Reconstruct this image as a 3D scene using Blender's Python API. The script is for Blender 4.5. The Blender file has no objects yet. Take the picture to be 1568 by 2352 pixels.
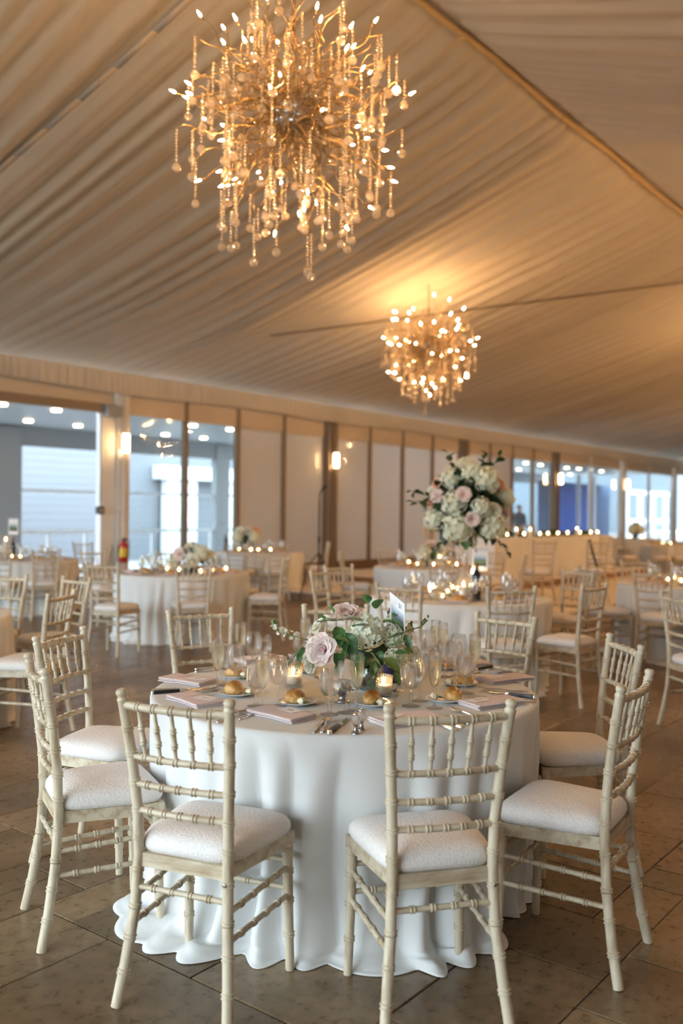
import bpy, math, random
from mathutils import Vector, Matrix, Euler, noise

# ------------------------------------------------------------------ camera, sky, exposure
F, H, CXP, CYP = 2100.0, 1.47, 784.0, 1176.0     # focal length in pixels, eye height, image centre
TH = math.radians(38.1)                            # heading of the camera inside the room
CT, ST = math.cos(TH), math.sin(TH)
sc = bpy.context.scene
cam_d = bpy.data.cameras.new('camera')
cam = bpy.data.objects.new('camera', cam_d)
sc.collection.objects.link(cam)
cam.location = (0, 0, H)
ROLL = math.radians(.6)                            # the camera was held a touch askew
cam.rotation_euler = (math.pi / 2, -ROLL, TH - math.pi / 2)
cam_d.sensor_fit = 'VERTICAL'
cam_d.sensor_height = 36
cam_d.lens = F / 2352 * 36
cam_d.clip_start, cam_d.clip_end = 0.05, 300
cam_d.dof.use_dof = True
cam_d.dof.focus_distance = 3.4
cam_d.dof.aperture_fstop = 1.7
sc.camera = cam

world = bpy.data.worlds.new('overcast_sky')
sc.world = world
world.use_nodes = True
bg = world.node_tree.nodes['Background']
bg.inputs['Color'].default_value = (0.77, 0.90, 0.98, 1)
bg.inputs['Strength'].default_value = 6.8

port_d = bpy.data.lights.new('sky_portal', 'AREA')
port_d.shape = 'RECTANGLE'; port_d.size = 13.0; port_d.size_y = 3.5
port_d.cycles.is_portal = True
port = bpy.data.objects.new('sky_portal', port_d)
port.location = (-3.4, 7.0, 1.8)
port.rotation_euler = (math.pi / 2, 0, -math.pi / 2)   # opens into the tent (+X)
sc.collection.objects.link(port)

sc.view_settings.view_transform = 'Standard'
sc.view_settings.look = 'None'
sc.view_settings.gamma = 1
sc.view_settings.use_curve_mapping = False
sc.view_settings.exposure = 0.35
sc.cycles.max_bounces = 16
sc.cycles.diffuse_bounces = 3
sc.cycles.glossy_bounces = 4
sc.cycles.transmission_bounces = 14
sc.cycles.transparent_max_bounces = 32
sc.cycles.caustics_reflective = False
sc.cycles.caustics_refractive = False
sc.cycles.sample_clamp_indirect = 10.0
sc.cycles.use_adaptive_sampling = True
sc.cycles.adaptive_threshold = 0.15
BULB = 480.0          # emission of a chandelier bulb

# ------------------------------------------------------------------ positions
def W(cx, cz, z=0.0):                 # right / forward of the camera on the floor plan -> room
    return Vector((CT * cz + ST * cx, ST * cz - CT * cx, z))
CR, SR = math.cos(ROLL), math.sin(ROLL)
def level(px, py):                    # undo the camera's roll
    x, y = px - CXP, py - CYP
    return CXP + x * CR + y * SR, CYP - x * SR + y * CR
def G(px, py, z=0.0):                 # pixel of a point at height z
    px, py = level(px, py)
    Z = F * (H - z) / (py - CYP)
    return W((px - CXP) / F * Z, Z, z)
def DP(px, py, Z):                    # pixel at a known depth
    px, py = level(px, py)
    return W((px - CXP) / F * Z, Z, H - (py - CYP) / F * Z)
def WX(px, Y):                        # where the column of pixels px meets the plane y = Y
    a = (px - CXP) / F
    return (CT + ST * a) * Y / (ST - CT * a)
def WZ(px, py, Y):
    a = (px - CXP) / F
    return H - (py - CYP) / F * Y / (ST - CT * a)
def yaw(dcx, dcz):                    # heading (of local +Y) for a direction given in camera plan
    d = W(dcx, dcz)
    return math.atan2(d.y, d.x) - math.pi / 2

# ------------------------------------------------------------------ mesh helpers
col = sc.collection
R = random.Random(21)

class MB:
    def __init__(s): s.v = []; s.f = []
    def add(s, vs, fs):
        o = len(s.v); s.v += [tuple(v) for v in vs]; s.f += [tuple(i + o for i in f) for f in fs]; return s
    def box(s, x0, x1, y0, y1, z0, z1, m=None):
        vs = [Vector((x, y, z)) for z in (z0, z1) for y in (y0, y1) for x in (x0, x1)]
        if m: vs = [m @ v for v in vs]
        return s.add(vs, [(0, 2, 3, 1), (4, 5, 7, 6), (0, 1, 5, 4), (2, 6, 7, 3), (0, 4, 6, 2), (1, 3, 7, 5)])
    def bevbox(s, x0, x1, y0, y1, z0, z1, b=0.004):      # a box with chamfered upper edges
        vs = [(x, y, z0) for y in (y0, y1) for x in (x0, x1)]
        vs += [(x, y, z1 - b) for y in (y0, y1) for x in (x0, x1)]
        vs += [(x, y, z1) for y in (y0 + b, y1 - b) for x in (x0 + b, x1 - b)]
        fs = [(0, 2, 3, 1), (8, 9, 11, 10)]
        for o in (0, 4):
            fs += [(o, o + 1, o + 5, o + 4), (o + 1, o + 3, o + 7, o + 5), (o + 3, o + 2, o + 6, o + 7), (o + 2, o, o + 4, o + 6)]
        return s.add(vs, fs)
    def lathe(s, prof, n=24, cap0=True, cap1=True, m=None, wob=None):
        vs = []
        for r, z in prof:
            for i in range(n):
                a = 2 * math.pi * i / n
                rr = r * (wob(a, z) if wob else 1)
                v = Vector((rr * math.cos(a), rr * math.sin(a), z)); vs.append(m @ v if m else v)
        fs = []
        for k in range(len(prof) - 1):
            for i in range(n):
                j = (i + 1) % n
                fs.append((k * n + i, k * n + j, (k + 1) * n + j, (k + 1) * n + i))
        if cap0: fs.append(tuple(range(n - 1, -1, -1)))
        if cap1: fs.append(tuple((len(prof) - 1) * n + i for i in range(n)))
        return s.add(vs, fs)
    def tube(s, pts, rad, n=8, caps=True):
        pts = [Vector(p) for p in pts]
        rad = rad if isinstance(rad, (list, tuple)) else [rad] * len(pts)
        vs = []; t0 = (pts[1] - pts[0]).normalized()
        ref = Vector((0, 0, 1)) if abs(t0.z) < .9 else Vector((1, 0, 0))
        u = t0.cross(ref).normalized()
        for k, p in enumerate(pts):
            t = (pts[min(k + 1, len(pts) - 1)] - pts[max(k - 1, 0)]).normalized()
            u = (u - t * u.dot(t)).normalized(); w = t.cross(u)
            for i in range(n):
                a = 2 * math.pi * i / n
                vs.append(p + (u * math.cos(a) + w * math.sin(a)) * rad[k])
        fs = []
        for k in range(len(pts) - 1):
            for i in range(n):
                j = (i + 1) % n
                fs.append((k * n + i, k * n + j, (k + 1) * n + j, (k + 1) * n + i))
        if caps: fs += [tuple(range(n - 1, -1, -1)), tuple((len(pts) - 1) * n + i for i in range(n))]
        return s.add(vs, fs)
    def grid(s, nu, nv, fn, closed=False):
        vs = [fn(i / (nu if closed else nu - 1), j / (nv - 1)) for j in range(nv) for i in range(nu)]
        fs = []
        for j in range(nv - 1):
            for i in range(nu if closed else nu - 1):
                k = (i + 1) % nu
                fs.append((j * nu + i, j * nu + k, (j + 1) * nu + k, (j + 1) * nu + i))
        return s.add(vs, fs)
    def ico(s, r=1, sub=1, c=(0, 0, 0), sc3=(1, 1, 1), fn=None):
        vs, fs = ICO[sub]
        out = []
        for v in vs:
            q = Vector(v) * (fn(Vector(v)) if fn else 1)
            out.append((c[0] + q.x * r * sc3[0], c[1] + q.y * r * sc3[1], c[2] + q.z * r * sc3[2]))
        return s.add(out, fs)
    def mesh(s, name, mat=None, smooth=True, sharp=None):
        me = bpy.data.meshes.new(name)
        me.from_pydata(s.v, [], s.f)
        if mat: me.materials.append(mat)
        if smooth:
            me.polygons.foreach_set('use_smooth', [True] * len(me.polygons))
            if sharp: me.set_sharp_from_angle(angle=math.radians(sharp))
        me.update()
        return me

def _ico():
    t = (1 + 5 ** .5) / 2
    vs = [Vector(v).normalized() for v in [(-1, t, 0), (1, t, 0), (-1, -t, 0), (1, -t, 0), (0, -1, t), (0, 1, t), (0, -1, -t), (0, 1, -t), (t, 0, -1), (t, 0, 1), (-t, 0, -1), (-t, 0, 1)]]
    fs = [(0, 11, 5), (0, 5, 1), (0, 1, 7), (0, 7, 10), (0, 10, 11), (1, 5, 9), (5, 11, 4), (11, 10, 2), (10, 7, 6), (7, 1, 8), (3, 9, 4), (3, 4, 2), (3, 2, 6), (3, 6, 8), (3, 8, 9), (4, 9, 5), (2, 4, 11), (6, 2, 10), (8, 6, 7), (9, 8, 1)]
    res = [(vs, fs)]
    for _ in range(4):
        vs, fs = list(vs), fs; cache = {}; nf = []
        def mid(a, b):
            k = (min(a, b), max(a, b))
            if k not in cache:
                cache[k] = len(vs); vs.append((vs[a] + vs[b]).normalized())
            return cache[k]
        for a, b, c in fs:
            ab, bc, ca = mid(a, b), mid(b, c), mid(c, a)
            nf += [(a, ab, ca), (b, bc, ab), (c, ca, bc), (ab, bc, ca)]
        fs = nf; res.append((vs, fs))
    return res
ICO = _ico()

def link(o, parent=None):
    col.objects.link(o)
    if parent: o.parent = parent
    return o
def ob(name, me, parent=None, loc=(0, 0, 0), rot=(0, 0, 0), scale=1.0, mat=None):
    o = bpy.data.objects.new(name, me)
    o.location = loc; o.rotation_euler = rot
    o.scale = (scale,) * 3 if isinstance(scale, (int, float)) else scale
    return link(o, parent)
def tag(o, label=None, cat=None, group=None, kind=None):
    if label: o['label'] = label
    if cat: o['category'] = cat
    if group: o['group'] = group
    if kind: o['kind'] = kind
    return o
def thing(name, label, cat, loc=(0, 0, 0), rz=0.0, group=None, rot=None, scale=1.0):
    o = bpy.data.objects.new(name, None)
    o.empty_display_size = .05
    o.location = loc; o.rotation_euler = rot if rot else (0, 0, rz)
    o.scale = (scale,) * 3
    link(o)
    return tag(o, label, cat, group)
def struct(name, me, parent=None, **k):
    o = ob(name, me, parent, **k)
    if not parent: o['kind'] = 'structure'
    return o

# ------------------------------------------------------------------ materials
def newmat(name):
    m = bpy.data.materials.new(name); m.use_nodes = True
    nt = m.node_tree; nt.nodes.clear()
    out = nt.nodes.new('ShaderNodeOutputMaterial')
    return m, nt, out
def N(nt, t, **kw):
    n = nt.nodes.new(t)
    for k, v in kw.items():
        if k in n.inputs: n.inputs[k].default_value = v
        else: setattr(n, k, v)
    return n
def pbr(name, color, rough=.5, metal=0.0, spec=.5, c2=None, nscale=8, nstretch=(1, 1, 1), ramp=(.4, .65), bump=0.0, bscale=60, trans=0.0, sheen=0.0, coat=0.0, detail=4, rnd=0.0, subs=0.0, attr=None):
    m, nt, out = newmat(name)
    p = N(nt, 'ShaderNodeBsdfPrincipled', Roughness=rough, Metallic=metal)
    p.inputs['Base Color'].default_value = (*color, 1)
    p.inputs['Specular IOR Level'].default_value = spec
    p.inputs['Transmission Weight'].default_value = trans
    p.inputs['Sheen Weight'].default_value = sheen
    p.inputs['Coat Weight'].default_value = coat
    if subs:
        p.inputs['Subsurface Weight'].default_value = subs
        p.inputs['Subsurface Radius'].default_value = (.02, .012, .008)
    nt.links.new(p.outputs[0], out.inputs[0])
    tc = N(nt, 'ShaderNodeTexCoord')
    csock = None
    if c2:
        mp = N(nt, 'ShaderNodeMapping'); mp.inputs['Scale'].default_value = nstretch
        nt.links.new(tc.outputs['Object'], mp.inputs[0])
        nz = N(nt, 'ShaderNodeTexNoise', Scale=nscale, Detail=detail, Roughness=.6)
        nt.links.new(mp.outputs[0], nz.inputs['Vector'])
        cr = N(nt, 'ShaderNodeValToRGB')
        cr.color_ramp.elements[0].position = ramp[0]; cr.color_ramp.elements[1].position = ramp[1]
        cr.color_ramp.elements[0].color = (*color, 1); cr.color_ramp.elements[1].color = (*c2, 1)
        nt.links.new(nz.outputs[0], cr.inputs[0]); csock = cr.outputs[0]
    if rnd:
        oi = N(nt, 'ShaderNodeObjectInfo')
        hs = N(nt, 'ShaderNodeHueSaturation')
        hs.inputs['Color'].default_value = (*color, 1)
        mr = N(nt, 'ShaderNodeMapRange'); mr.inputs['To Min'].default_value = 1 - rnd; mr.inputs['To Max'].default_value = 1 + rnd
        nt.links.new(oi.outputs['Random'], mr.inputs[0]); nt.links.new(mr.outputs[0], hs.inputs['Value'])
        if csock: nt.links.new(csock, hs.inputs['Color'])
        csock = hs.outputs[0]
    if csock: nt.links.new(csock, p.inputs['Base Color'])
    if bump:
        nb = N(nt, 'ShaderNodeTexNoise', Scale=bscale, Detail=3)
        nt.links.new(tc.outputs['Object'], nb.inputs['Vector'])
        bp = N(nt, 'ShaderNodeBump', Strength=bump, Distance=.01)
        nt.links.new(nb.outputs[0], bp.inputs['Height']); nt.links.new(bp.outputs[0], p.inputs['Normal'])
    return m
def emit(name, color, strength):
    m, nt, out = newmat(name)
    e = N(nt, 'ShaderNodeEmission', Strength=strength); e.inputs[0].default_value = (*color, 1)
    nt.links.new(e.outputs[0], out.inputs[0]); return m
def thin_glass(name, tint=(1, 1, 1), boost=1.0, rough=0.0, haze=0.0, hazecol=(1, 1, 1)):
    m, nt, out = newmat(name)
    tr = N(nt, 'ShaderNodeBsdfTransparent'); tr.inputs[0].default_value = (*tint, 1)
    gl = N(nt, 'ShaderNodeBsdfGlossy', Roughness=rough)
    lw = N(nt, 'ShaderNodeLayerWeight', Blend=.5)
    pw = N(nt, 'ShaderNodeMath', operation='POWER'); pw.inputs[1].default_value = 3.0
    nt.links.new(lw.outputs['Facing'], pw.inputs[0])
    mu = N(nt, 'ShaderNodeMath', operation='MULTIPLY_ADD', use_clamp=True); mu.inputs[1].default_value = .55 * boost; mu.inputs[2].default_value = .035 * boost
    nt.links.new(pw.outputs[0], mu.inputs[0])
    mx = N(nt, 'ShaderNodeMixShader')
    nt.links.new(mu.outputs[0], mx.inputs[0]); nt.links.new(tr.outputs[0], mx.inputs[1]); nt.links.new(gl.outputs[0], mx.inputs[2])
    last = mx
    if haze:
        tl = N(nt, 'ShaderNodeBsdfTranslucent'); tl.inputs[0].default_value = (*hazecol, 1)
        df = N(nt, 'ShaderNodeBsdfDiffuse'); df.inputs[0].default_value = (*hazecol, 1)
        m1 = N(nt, 'ShaderNodeMixShader'); m1.inputs[0].default_value = .5
        nt.links.new(tl.outputs[0], m1.inputs[1]); nt.links.new(df.outputs[0], m1.inputs[2])
        m2 = N(nt, 'ShaderNodeMixShader'); m2.inputs[0].default_value = haze
        nt.links.new(mx.outputs[0], m2.inputs[1]); nt.links.new(m1.outputs[0], m2.inputs[2]); last = m2
    nt.links.new(last.outputs[0], out.inputs[0]); return m
def solid_glass(name, color=(1, 1, 1), ior=1.45, rough=0.0, clear=0.0):
    m, nt, out = newmat(name)
    g = N(nt, 'ShaderNodeBsdfGlass', Roughness=rough, IOR=ior); g.inputs[0].default_value = (*color, 1)
    last = g
    if clear:
        tr = N(nt, 'ShaderNodeBsdfTransparent'); tr.inputs[0].default_value = (*color, 1)
        mx = N(nt, 'ShaderNodeMixShader'); mx.inputs[0].default_value = clear
        nt.links.new(g.outputs[0], mx.inputs[1]); nt.links.new(tr.outputs[0], mx.inputs[2]); last = mx
    nt.links.new(last.outputs[0], out.inputs[0]); return m
def cloth(name, color, transl=.25, bump=.15, bscale=250, c2=None, nscale=3):
    m, nt, out = newmat(name)
    df = N(nt, 'ShaderNodeBsdfDiffuse'); df.inputs[0].default_value = (*color, 1)
    tl = N(nt, 'ShaderNodeBsdfTranslucent'); tl.inputs[0].default_value = (*color, 1)
    mx = N(nt, 'ShaderNodeMixShader'); mx.inputs[0].default_value = transl
    nt.links.new(df.outputs[0], mx.inputs[1]); nt.links.new(tl.outputs[0], mx.inputs[2]); nt.links.new(mx.outputs[0], out.inputs[0])
    tc = N(nt, 'ShaderNodeTexCoord')
    if bump:
        nb = N(nt, 'ShaderNodeTexNoise', Scale=bscale, Detail=2)
        nt.links.new(tc.outputs['Object'], nb.inputs['Vector'])
        bp = N(nt, 'ShaderNodeBump', Strength=bump, Distance=.004)
        nt.links.new(nb.outputs[0], bp.inputs['Height'])
        for d in (df, tl): nt.links.new(bp.outputs[0], d.inputs['Normal'])
    if c2:
        nz = N(nt, 'ShaderNodeTexNoise', Scale=nscale, Detail=3)
        nt.links.new(tc.outputs['Object'], nz.inputs['Vector'])
        cm = N(nt, 'ShaderNodeMix', data_type='RGBA')
        cm.inputs[6].default_value = (*color, 1); cm.inputs[7].default_value = (*c2, 1)
        nt.links.new(nz.outputs[0], cm.inputs[0])
        for d in (df, tl): nt.links.new(cm.outputs[2], d.inputs[0])
    return m

M = {}
M['chair'] = pbr('ivory_paint', (.64, .56, .42), .42, c2=(.33, .23, .12), nscale=26, nstretch=(1, 1, .22), ramp=(.47, .76), detail=6, bump=.12, bscale=120, rnd=.04)
M['chair_x'] = pbr('ivory_paint_rails', (.64, .56, .42), .42, c2=(.33, .23, .12), nscale=26, nstretch=(.22, 1, 1), ramp=(.45, .74), detail=6, bump=.12, bscale=120, rnd=.04)
M['screw'] = pbr('bolt_metal', (.45, .42, .36), .35, 1.0)
M['cushion'] = pbr('ivory_damask', (.84, .81, .78), .75, c2=(.79, .76, .73), nscale=120, ramp=(.48, .54), detail=2, bump=.35, bscale=150, sheen=.2)
M['cloth'] = cloth('white_tablecloth', (.86, .87, .86), .12, .12, 420)
M['napkin'] = cloth('blush_napkin', (.85, .73, .72), .1, .2, 500)
M['paper'] = pbr('white_card', (.88, .87, .90), .7)
M['ink'] = pbr('dark_ink', (.03, .03, .035), .6)
M['drape'] = cloth('ceiling_fabric', (.80, .74, .66), .18, .06, 90, c2=(.74, .68, .60), nscale=.8)
M['rope'] = pbr('gold_cord', (.60, .42, .20), .5)
M['cable'] = pbr('dark_cable', (.20, .16, .12), .6)
M['tile'] = None
M['grout'] = pbr('dark_grout', (.10, .085, .068), .9, c2=(.16, .13, .10), nscale=20)
M['silver'] = pbr('polished_steel', (.78, .76, .74), .16, 1.0)
M['pewter'] = pbr('dull_pewter', (.38, .36, .34), .32, 1.0)
M['blackh'] = pbr('black_handle', (.015, .015, .017), .25)
M['black'] = pbr('black_metal', (.02, .02, .022), .4)
M['china'] = pbr('white_china', (.86, .86, .86), .18, coat=.3)
M['bread'] = None
M['butter'] = pbr('pale_butter', (.90, .82, .62), .45, subs=.2)
M['leaf'] = pbr('green_leaf', (.045, .14, .035), .4, c2=(.10, .22, .07), nscale=12, rnd=.35)
M['leafy'] = pbr('yellow_green_leaf', (.22, .26, .06), .45, c2=(.10, .20, .05), nscale=10, rnd=.25)
M['fern'] = pbr('grey_green_fern', (.16, .24, .11), .55, rnd=.2)
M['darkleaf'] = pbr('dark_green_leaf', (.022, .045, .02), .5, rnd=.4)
M['stem'] = pbr('green_stem', (.17, .26, .09), .5)
M['pinkp'] = cloth('blush_petal', (.95, .78, .74), .35, 0, c2=(.95, .86, .82), nscale=14)
M['pinkc'] = cloth('rose_heart', (.83, .45, .50), .25, 0)
M['whitep'] = cloth('cream_petal', (.90, .88, .78), .3, 0, c2=(.86, .88, .74), nscale=10)
M['hydr'] = cloth('white_hydrangea', (.90, .90, .80), .3, 0, c2=(.80, .87, .66), nscale=14)
M['peach'] = cloth('peach_petal', (.90, .55, .38), .3, 0)
M['bowlglass'] = thin_glass('thin_glass', (.975, .975, .975), 3.6, 0.0, .05, (1, .97, .93))
M['wallglass'] = solid_glass('clear_crystal', (1, 1, 1), 1.45, 0.0, clear=.76)
M['stemglass'] = solid_glass('crystal_stem', (1, 1, 1), 1.45, 0.0, clear=.66)
M['water'] = solid_glass('iced_water', (.98, .985, .99), 1.33, 0.02, clear=.6)
M['champ'] = solid_glass('champagne', (1.0, .965, .86), 1.33, 0.02, clear=.6)
M['votive'] = thin_glass('pressed_glass', (.97, .96, .94), 2.6, .05, .10, (1, .95, .88))
M['wax'] = pbr('candle_wax', (.90, .84, .74), .5, subs=.4)
M['flame'] = emit('candle_flame', (1.0, .62, .25), 90)
M['bluebottle'] = pbr('dark_blue_bottle', (.012, .02, .10), .08, coat=.6)
M['darkbottle'] = pbr('dark_wine_bottle', (.012, .012, .03), .08, coat=.6)
M['foil'] = pbr('bottle_foil', (.20, .10, .05), .35, .5)
M['merc'] = pbr('mercury_glass', (.45, .46, .44), .18, 1.0, c2=(.12, .14, .12), nscale=30, ramp=(.4, .6))
M['beads'] = thin_glass('crystal_beads', (.97, .93, .86), 2.6, .05, .34, (1, .90, .76))
M['ball'] = thin_glass('crystal_ball', (.96, .92, .86), 3.0, .03, .20, (1, .90, .78))
M['gold'] = pbr('champagne_gold_wire', (.52, .36, .17), .32, 1.0)
M['mirror'] = pbr('mirrored_hub', (.80, .82, .86), .05, 1.0)
M['bulb'] = emit('warm_bulb', (1.0, .54, .21), BULB)
M['bulb2'] = emit('boosted_unseen_bulb', (1.0, .54, .21), BULB * 6.4)  # boosted emission, only for the added unseen chandeliers
M['panelw'] = None
M['frame'] = pbr('bronze_mullion', (.24, .18, .13), .45)
M['header'] = pbr('beige_header', (.66, .55, .43), .6)
M['white'] = pbr('white_paint', (.80, .82, .84), .5)
M['whitecol'] = pbr('pale_column', (.74, .72, .69), .5)
M['steelgrey'] = pbr('grey_steel', (.33, .35, .37), .5)
M['glassp'] = thin_glass('window_glass', (.93, .97, .98), 1.6)
M['base'] = pbr('brown_baseboard', (.20, .12, .07), .5)
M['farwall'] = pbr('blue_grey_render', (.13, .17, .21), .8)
M['soffit'] = pbr('corrugated_soffit', (.42, .45, .47), .4)
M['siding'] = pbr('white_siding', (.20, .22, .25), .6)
M['deck'] = pbr('porch_concrete', (.45, .46, .47), .8)
M['entry'] = pbr('brown_deck', (.32, .24, .17), .7)
M['down'] = emit('downlight', (1.0, .80, .52), 14)
M['sconce'] = emit('sconce_glow', (1.0, .60, .26), 26)
M['bluec'] = cloth('blue_curtain', (.24, .46, .86), .5, 0)
M['greyblue'] = cloth('slate_curtain', (.34, .46, .64), .5, 0)
M['stagetop'] = pbr('white_stage_floor', (.72, .64, .55), .45)
M['stagewood'] = pbr('brown_stage_skirt', (.30, .17, .08), .55, c2=(.22, .12, .055), nscale=6)
M['red'] = pbr('red_enamel', (.48, .02, .015), .3)
M['yellow'] = pbr('yellow_label', (.75, .50, .05), .5)
M['skin'] = pbr('skin', (.55, .36, .27), .55, subs=.1)
M['jacket'] = pbr('slate_jacket', (.06, .10, .15), .8)
M['trouser'] = pbr('dark_trousers', (.03, .035, .045), .8)
M['hair'] = pbr('dark_hair', (.03, .022, .018), .6)
M['photo'] = None

def tile_material():
    m, nt, out = newmat('travertine')
    p = N(nt, 'ShaderNodeBsdfPrincipled', Roughness=.38)
    nt.links.new(p.outputs[0], out.inputs[0])
    geo = N(nt, 'ShaderNodeNewGeometry')
    n1 = N(nt, 'ShaderNodeTexNoise', Scale=1.6, Detail=6, Roughness=.65)
    n2 = N(nt, 'ShaderNodeTexNoise', Scale=22, Detail=6, Roughness=.7)
    n3 = N(nt, 'ShaderNodeTexVoronoi', Scale=14)
    at = N(nt, 'ShaderNodeAttribute', attribute_name='tone')
    for n in (n1, n2, n3): nt.links.new(geo.outputs['Position'], n.inputs['Vector'])
    r1 = N(nt, 'ShaderNodeValToRGB')
    e = r1.color_ramp.elements; e[0].position = .34; e[1].position = .66
    e[0].color = (.165, .104, .050, 1); e[1].color = (.31, .222, .132, 1)
    nt.links.new(n1.outputs[0], r1.inputs[0])
    r2 = N(nt, 'ShaderNodeValToRGB')
    e = r2.color_ramp.elements; e[0].position = .36; e[1].position = .60
    e[0].color = (.50, .47, .44, 1); e[1].color = (1, 1, 1, 1)
    nt.links.new(n2.outputs[0], r2.inputs[0])
    mul = N(nt, 'ShaderNodeMix', data_type='RGBA', blend_type='MULTIPLY'); mul.inputs[0].default_value = .8
    nt.links.new(r1.outputs[0], mul.inputs[6]); nt.links.new(r2.outputs[0], mul.inputs[7])
    hs = N(nt, 'ShaderNodeHueSaturation')
    mr = N(nt, 'ShaderNodeMapRange'); mr.inputs['To Min'].default_value = .72; mr.inputs['To Max'].default_value = 1.22
    nt.links.new(at.outputs['Fac'], mr.inputs[0]); nt.links.new(mr.outputs[0], hs.inputs['Value'])
    nt.links.new(mul.outputs[2], hs.inputs['Color']); nt.links.new(hs.outputs[0], p.inputs['Base Color'])
    mr2 = N(nt, 'ShaderNodeMapRange'); mr2.inputs['To Min'].default_value = .16; mr2.inputs['To Max'].default_value = .44
    nt.links.new(n2.outputs[0], mr2.inputs[0]); nt.links.new(mr2.outputs[0], p.inputs['Roughness'])
    bp = N(nt, 'ShaderNodeBump', Strength=.25, Distance=.004)
    nt.links.new(n2.outputs[0], bp.inputs['Height']); nt.links.new(bp.outputs[0], p.inputs['Normal'])
    return m
M['tile'] = tile_material()

def panel_material():
    m, nt, out = newmat('frosted_white_panel')
    df = N(nt, 'ShaderNodeBsdfDiffuse'); df.inputs[0].default_value = (.88, .87, .85, 1)
    tl = N(nt, 'ShaderNodeBsdfTranslucent'); tl.inputs[0].default_value = (.90, .89, .88, 1)
    gl = N(nt, 'ShaderNodeBsdfGlossy', Roughness=.015)
    fr = N(nt, 'ShaderNodeLayerWeight', Blend=.28)
    m1 = N(nt, 'ShaderNodeMixShader'); m1.inputs[0].default_value = .32
    m2 = N(nt, 'ShaderNodeMixShader')
    nt.links.new(df.outputs[0], m1.inputs[1]); nt.links.new(tl.outputs[0], m1.inputs[2])
    nt.links.new(fr.outputs[0], m2.inputs[0]); nt.links.new(m1.outputs[0], m2.inputs[1]); nt.links.new(gl.outputs[0], m2.inputs[2])
    nt.links.new(m2.outputs[0], out.inputs[0]); return m
M['panelw'] = panel_material()

def photo_material():            # the little landscape picture printed on the table card
    m, nt, out = newmat('printed_landscape')
    p = N(nt, 'ShaderNodeBsdfPrincipled', Roughness=.6); nt.links.new(p.outputs[0], out.inputs[0])
    tc = N(nt, 'ShaderNodeTexCoord'); sep = N(nt, 'ShaderNodeSeparateXYZ')
    nz = N(nt, 'ShaderNodeTexNoise', Scale=30, Detail=4)
    nt.links.new(tc.outputs['Object'], nz.inputs['Vector']); nt.links.new(tc.outputs['Object'], sep.inputs[0])
    ad = N(nt, 'ShaderNodeMath', operation='MULTIPLY_ADD'); ad.inputs[1].default_value = .03
    nt.links.new(nz.outputs[0], ad.inputs[0]); nt.links.new(sep.outputs['Z'], ad.inputs[2])
    mr = N(nt, 'ShaderNodeMapRange'); mr.inputs['From Min'].default_value = -.05; mr.inputs['From Max'].default_value = .045
    nt.links.new(ad.outputs[0], mr.inputs[0])
    cr = N(nt, 'ShaderNodeValToRGB'); e = cr.color_ramp.elements
    e[0].position = 0; e[0].color = (.015, .012, .012, 1); e[1].position = 1; e[1].color = (.62, .70, .78, 1)
    for pos, c in ((.22, (.05, .03, .03)), (.32, (.10, .22, .06)), (.5, (.16, .24, .12)), (.62, (.12, .16, .20)), (.8, (.35, .42, .50))):
        k = e.new(pos); k.color = (*c, 1)
    nt.links.new(mr.outputs[0], cr.inputs[0]); nt.links.new(cr.outputs[0], p.inputs['Base Color'])
    return m
M['photo'] = photo_material()

def bread_material():
    m, nt, out = newmat('golden_crust')
    p = N(nt, 'ShaderNodeBsdfPrincipled', Roughness=.38); nt.links.new(p.outputs[0], out.inputs[0])
    tc = N(nt, 'ShaderNodeTexCoord'); sep = N(nt, 'ShaderNodeSeparateXYZ'); nz = N(nt, 'ShaderNodeTexNoise', Scale=26, Detail=5)
    nt.links.new(tc.outputs['Object'], sep.inputs[0]); nt.links.new(tc.outputs['Object'], nz.inputs['Vector'])
    ma = N(nt, 'ShaderNodeMath', operation='MULTIPLY_ADD'); ma.inputs[1].default_value = .030
    nt.links.new(nz.outputs[0], ma.inputs[0]); nt.links.new(sep.outputs['Z'], ma.inputs[2])
    mr = N(nt, 'ShaderNodeMapRange'); mr.inputs['From Min'].default_value = .012; mr.inputs['From Max'].default_value = .066
    nt.links.new(ma.outputs[0], mr.inputs[0])
    cr = N(nt, 'ShaderNodeValToRGB'); e = cr.color_ramp.elements
    e[0].color = (.83, .60, .30, 1); e[1].color = (.40, .15, .03, 1); e[1].position = .95
    k = e.new(.45); k.color = (.66, .36, .10, 1)
    nt.links.new(mr.outputs[0], cr.inputs[0]); nt.links.new(cr.outputs[0], p.inputs['Base Color'])
    bp = N(nt, 'ShaderNodeBump', Strength=.25, Distance=.006)
    nt.links.new(nz.outputs[0], bp.inputs['Height']); nt.links.new(bp.outputs[0], p.inputs['Normal'])
    return m
M['bread'] = bread_material()

# ------------------------------------------------------------------ the tent: floor
WY, RY, X0, X1 = 13.5, -4.1, -3.4, 44.0          # left wall, right wall, open end, far end
EAVE, YR, ZR = 3.94, 4.71, 6.30                   # lining at the walls, ridge line
COLS = [10.64 + 6.1 * k for k in range(-2, 6)]

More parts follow.
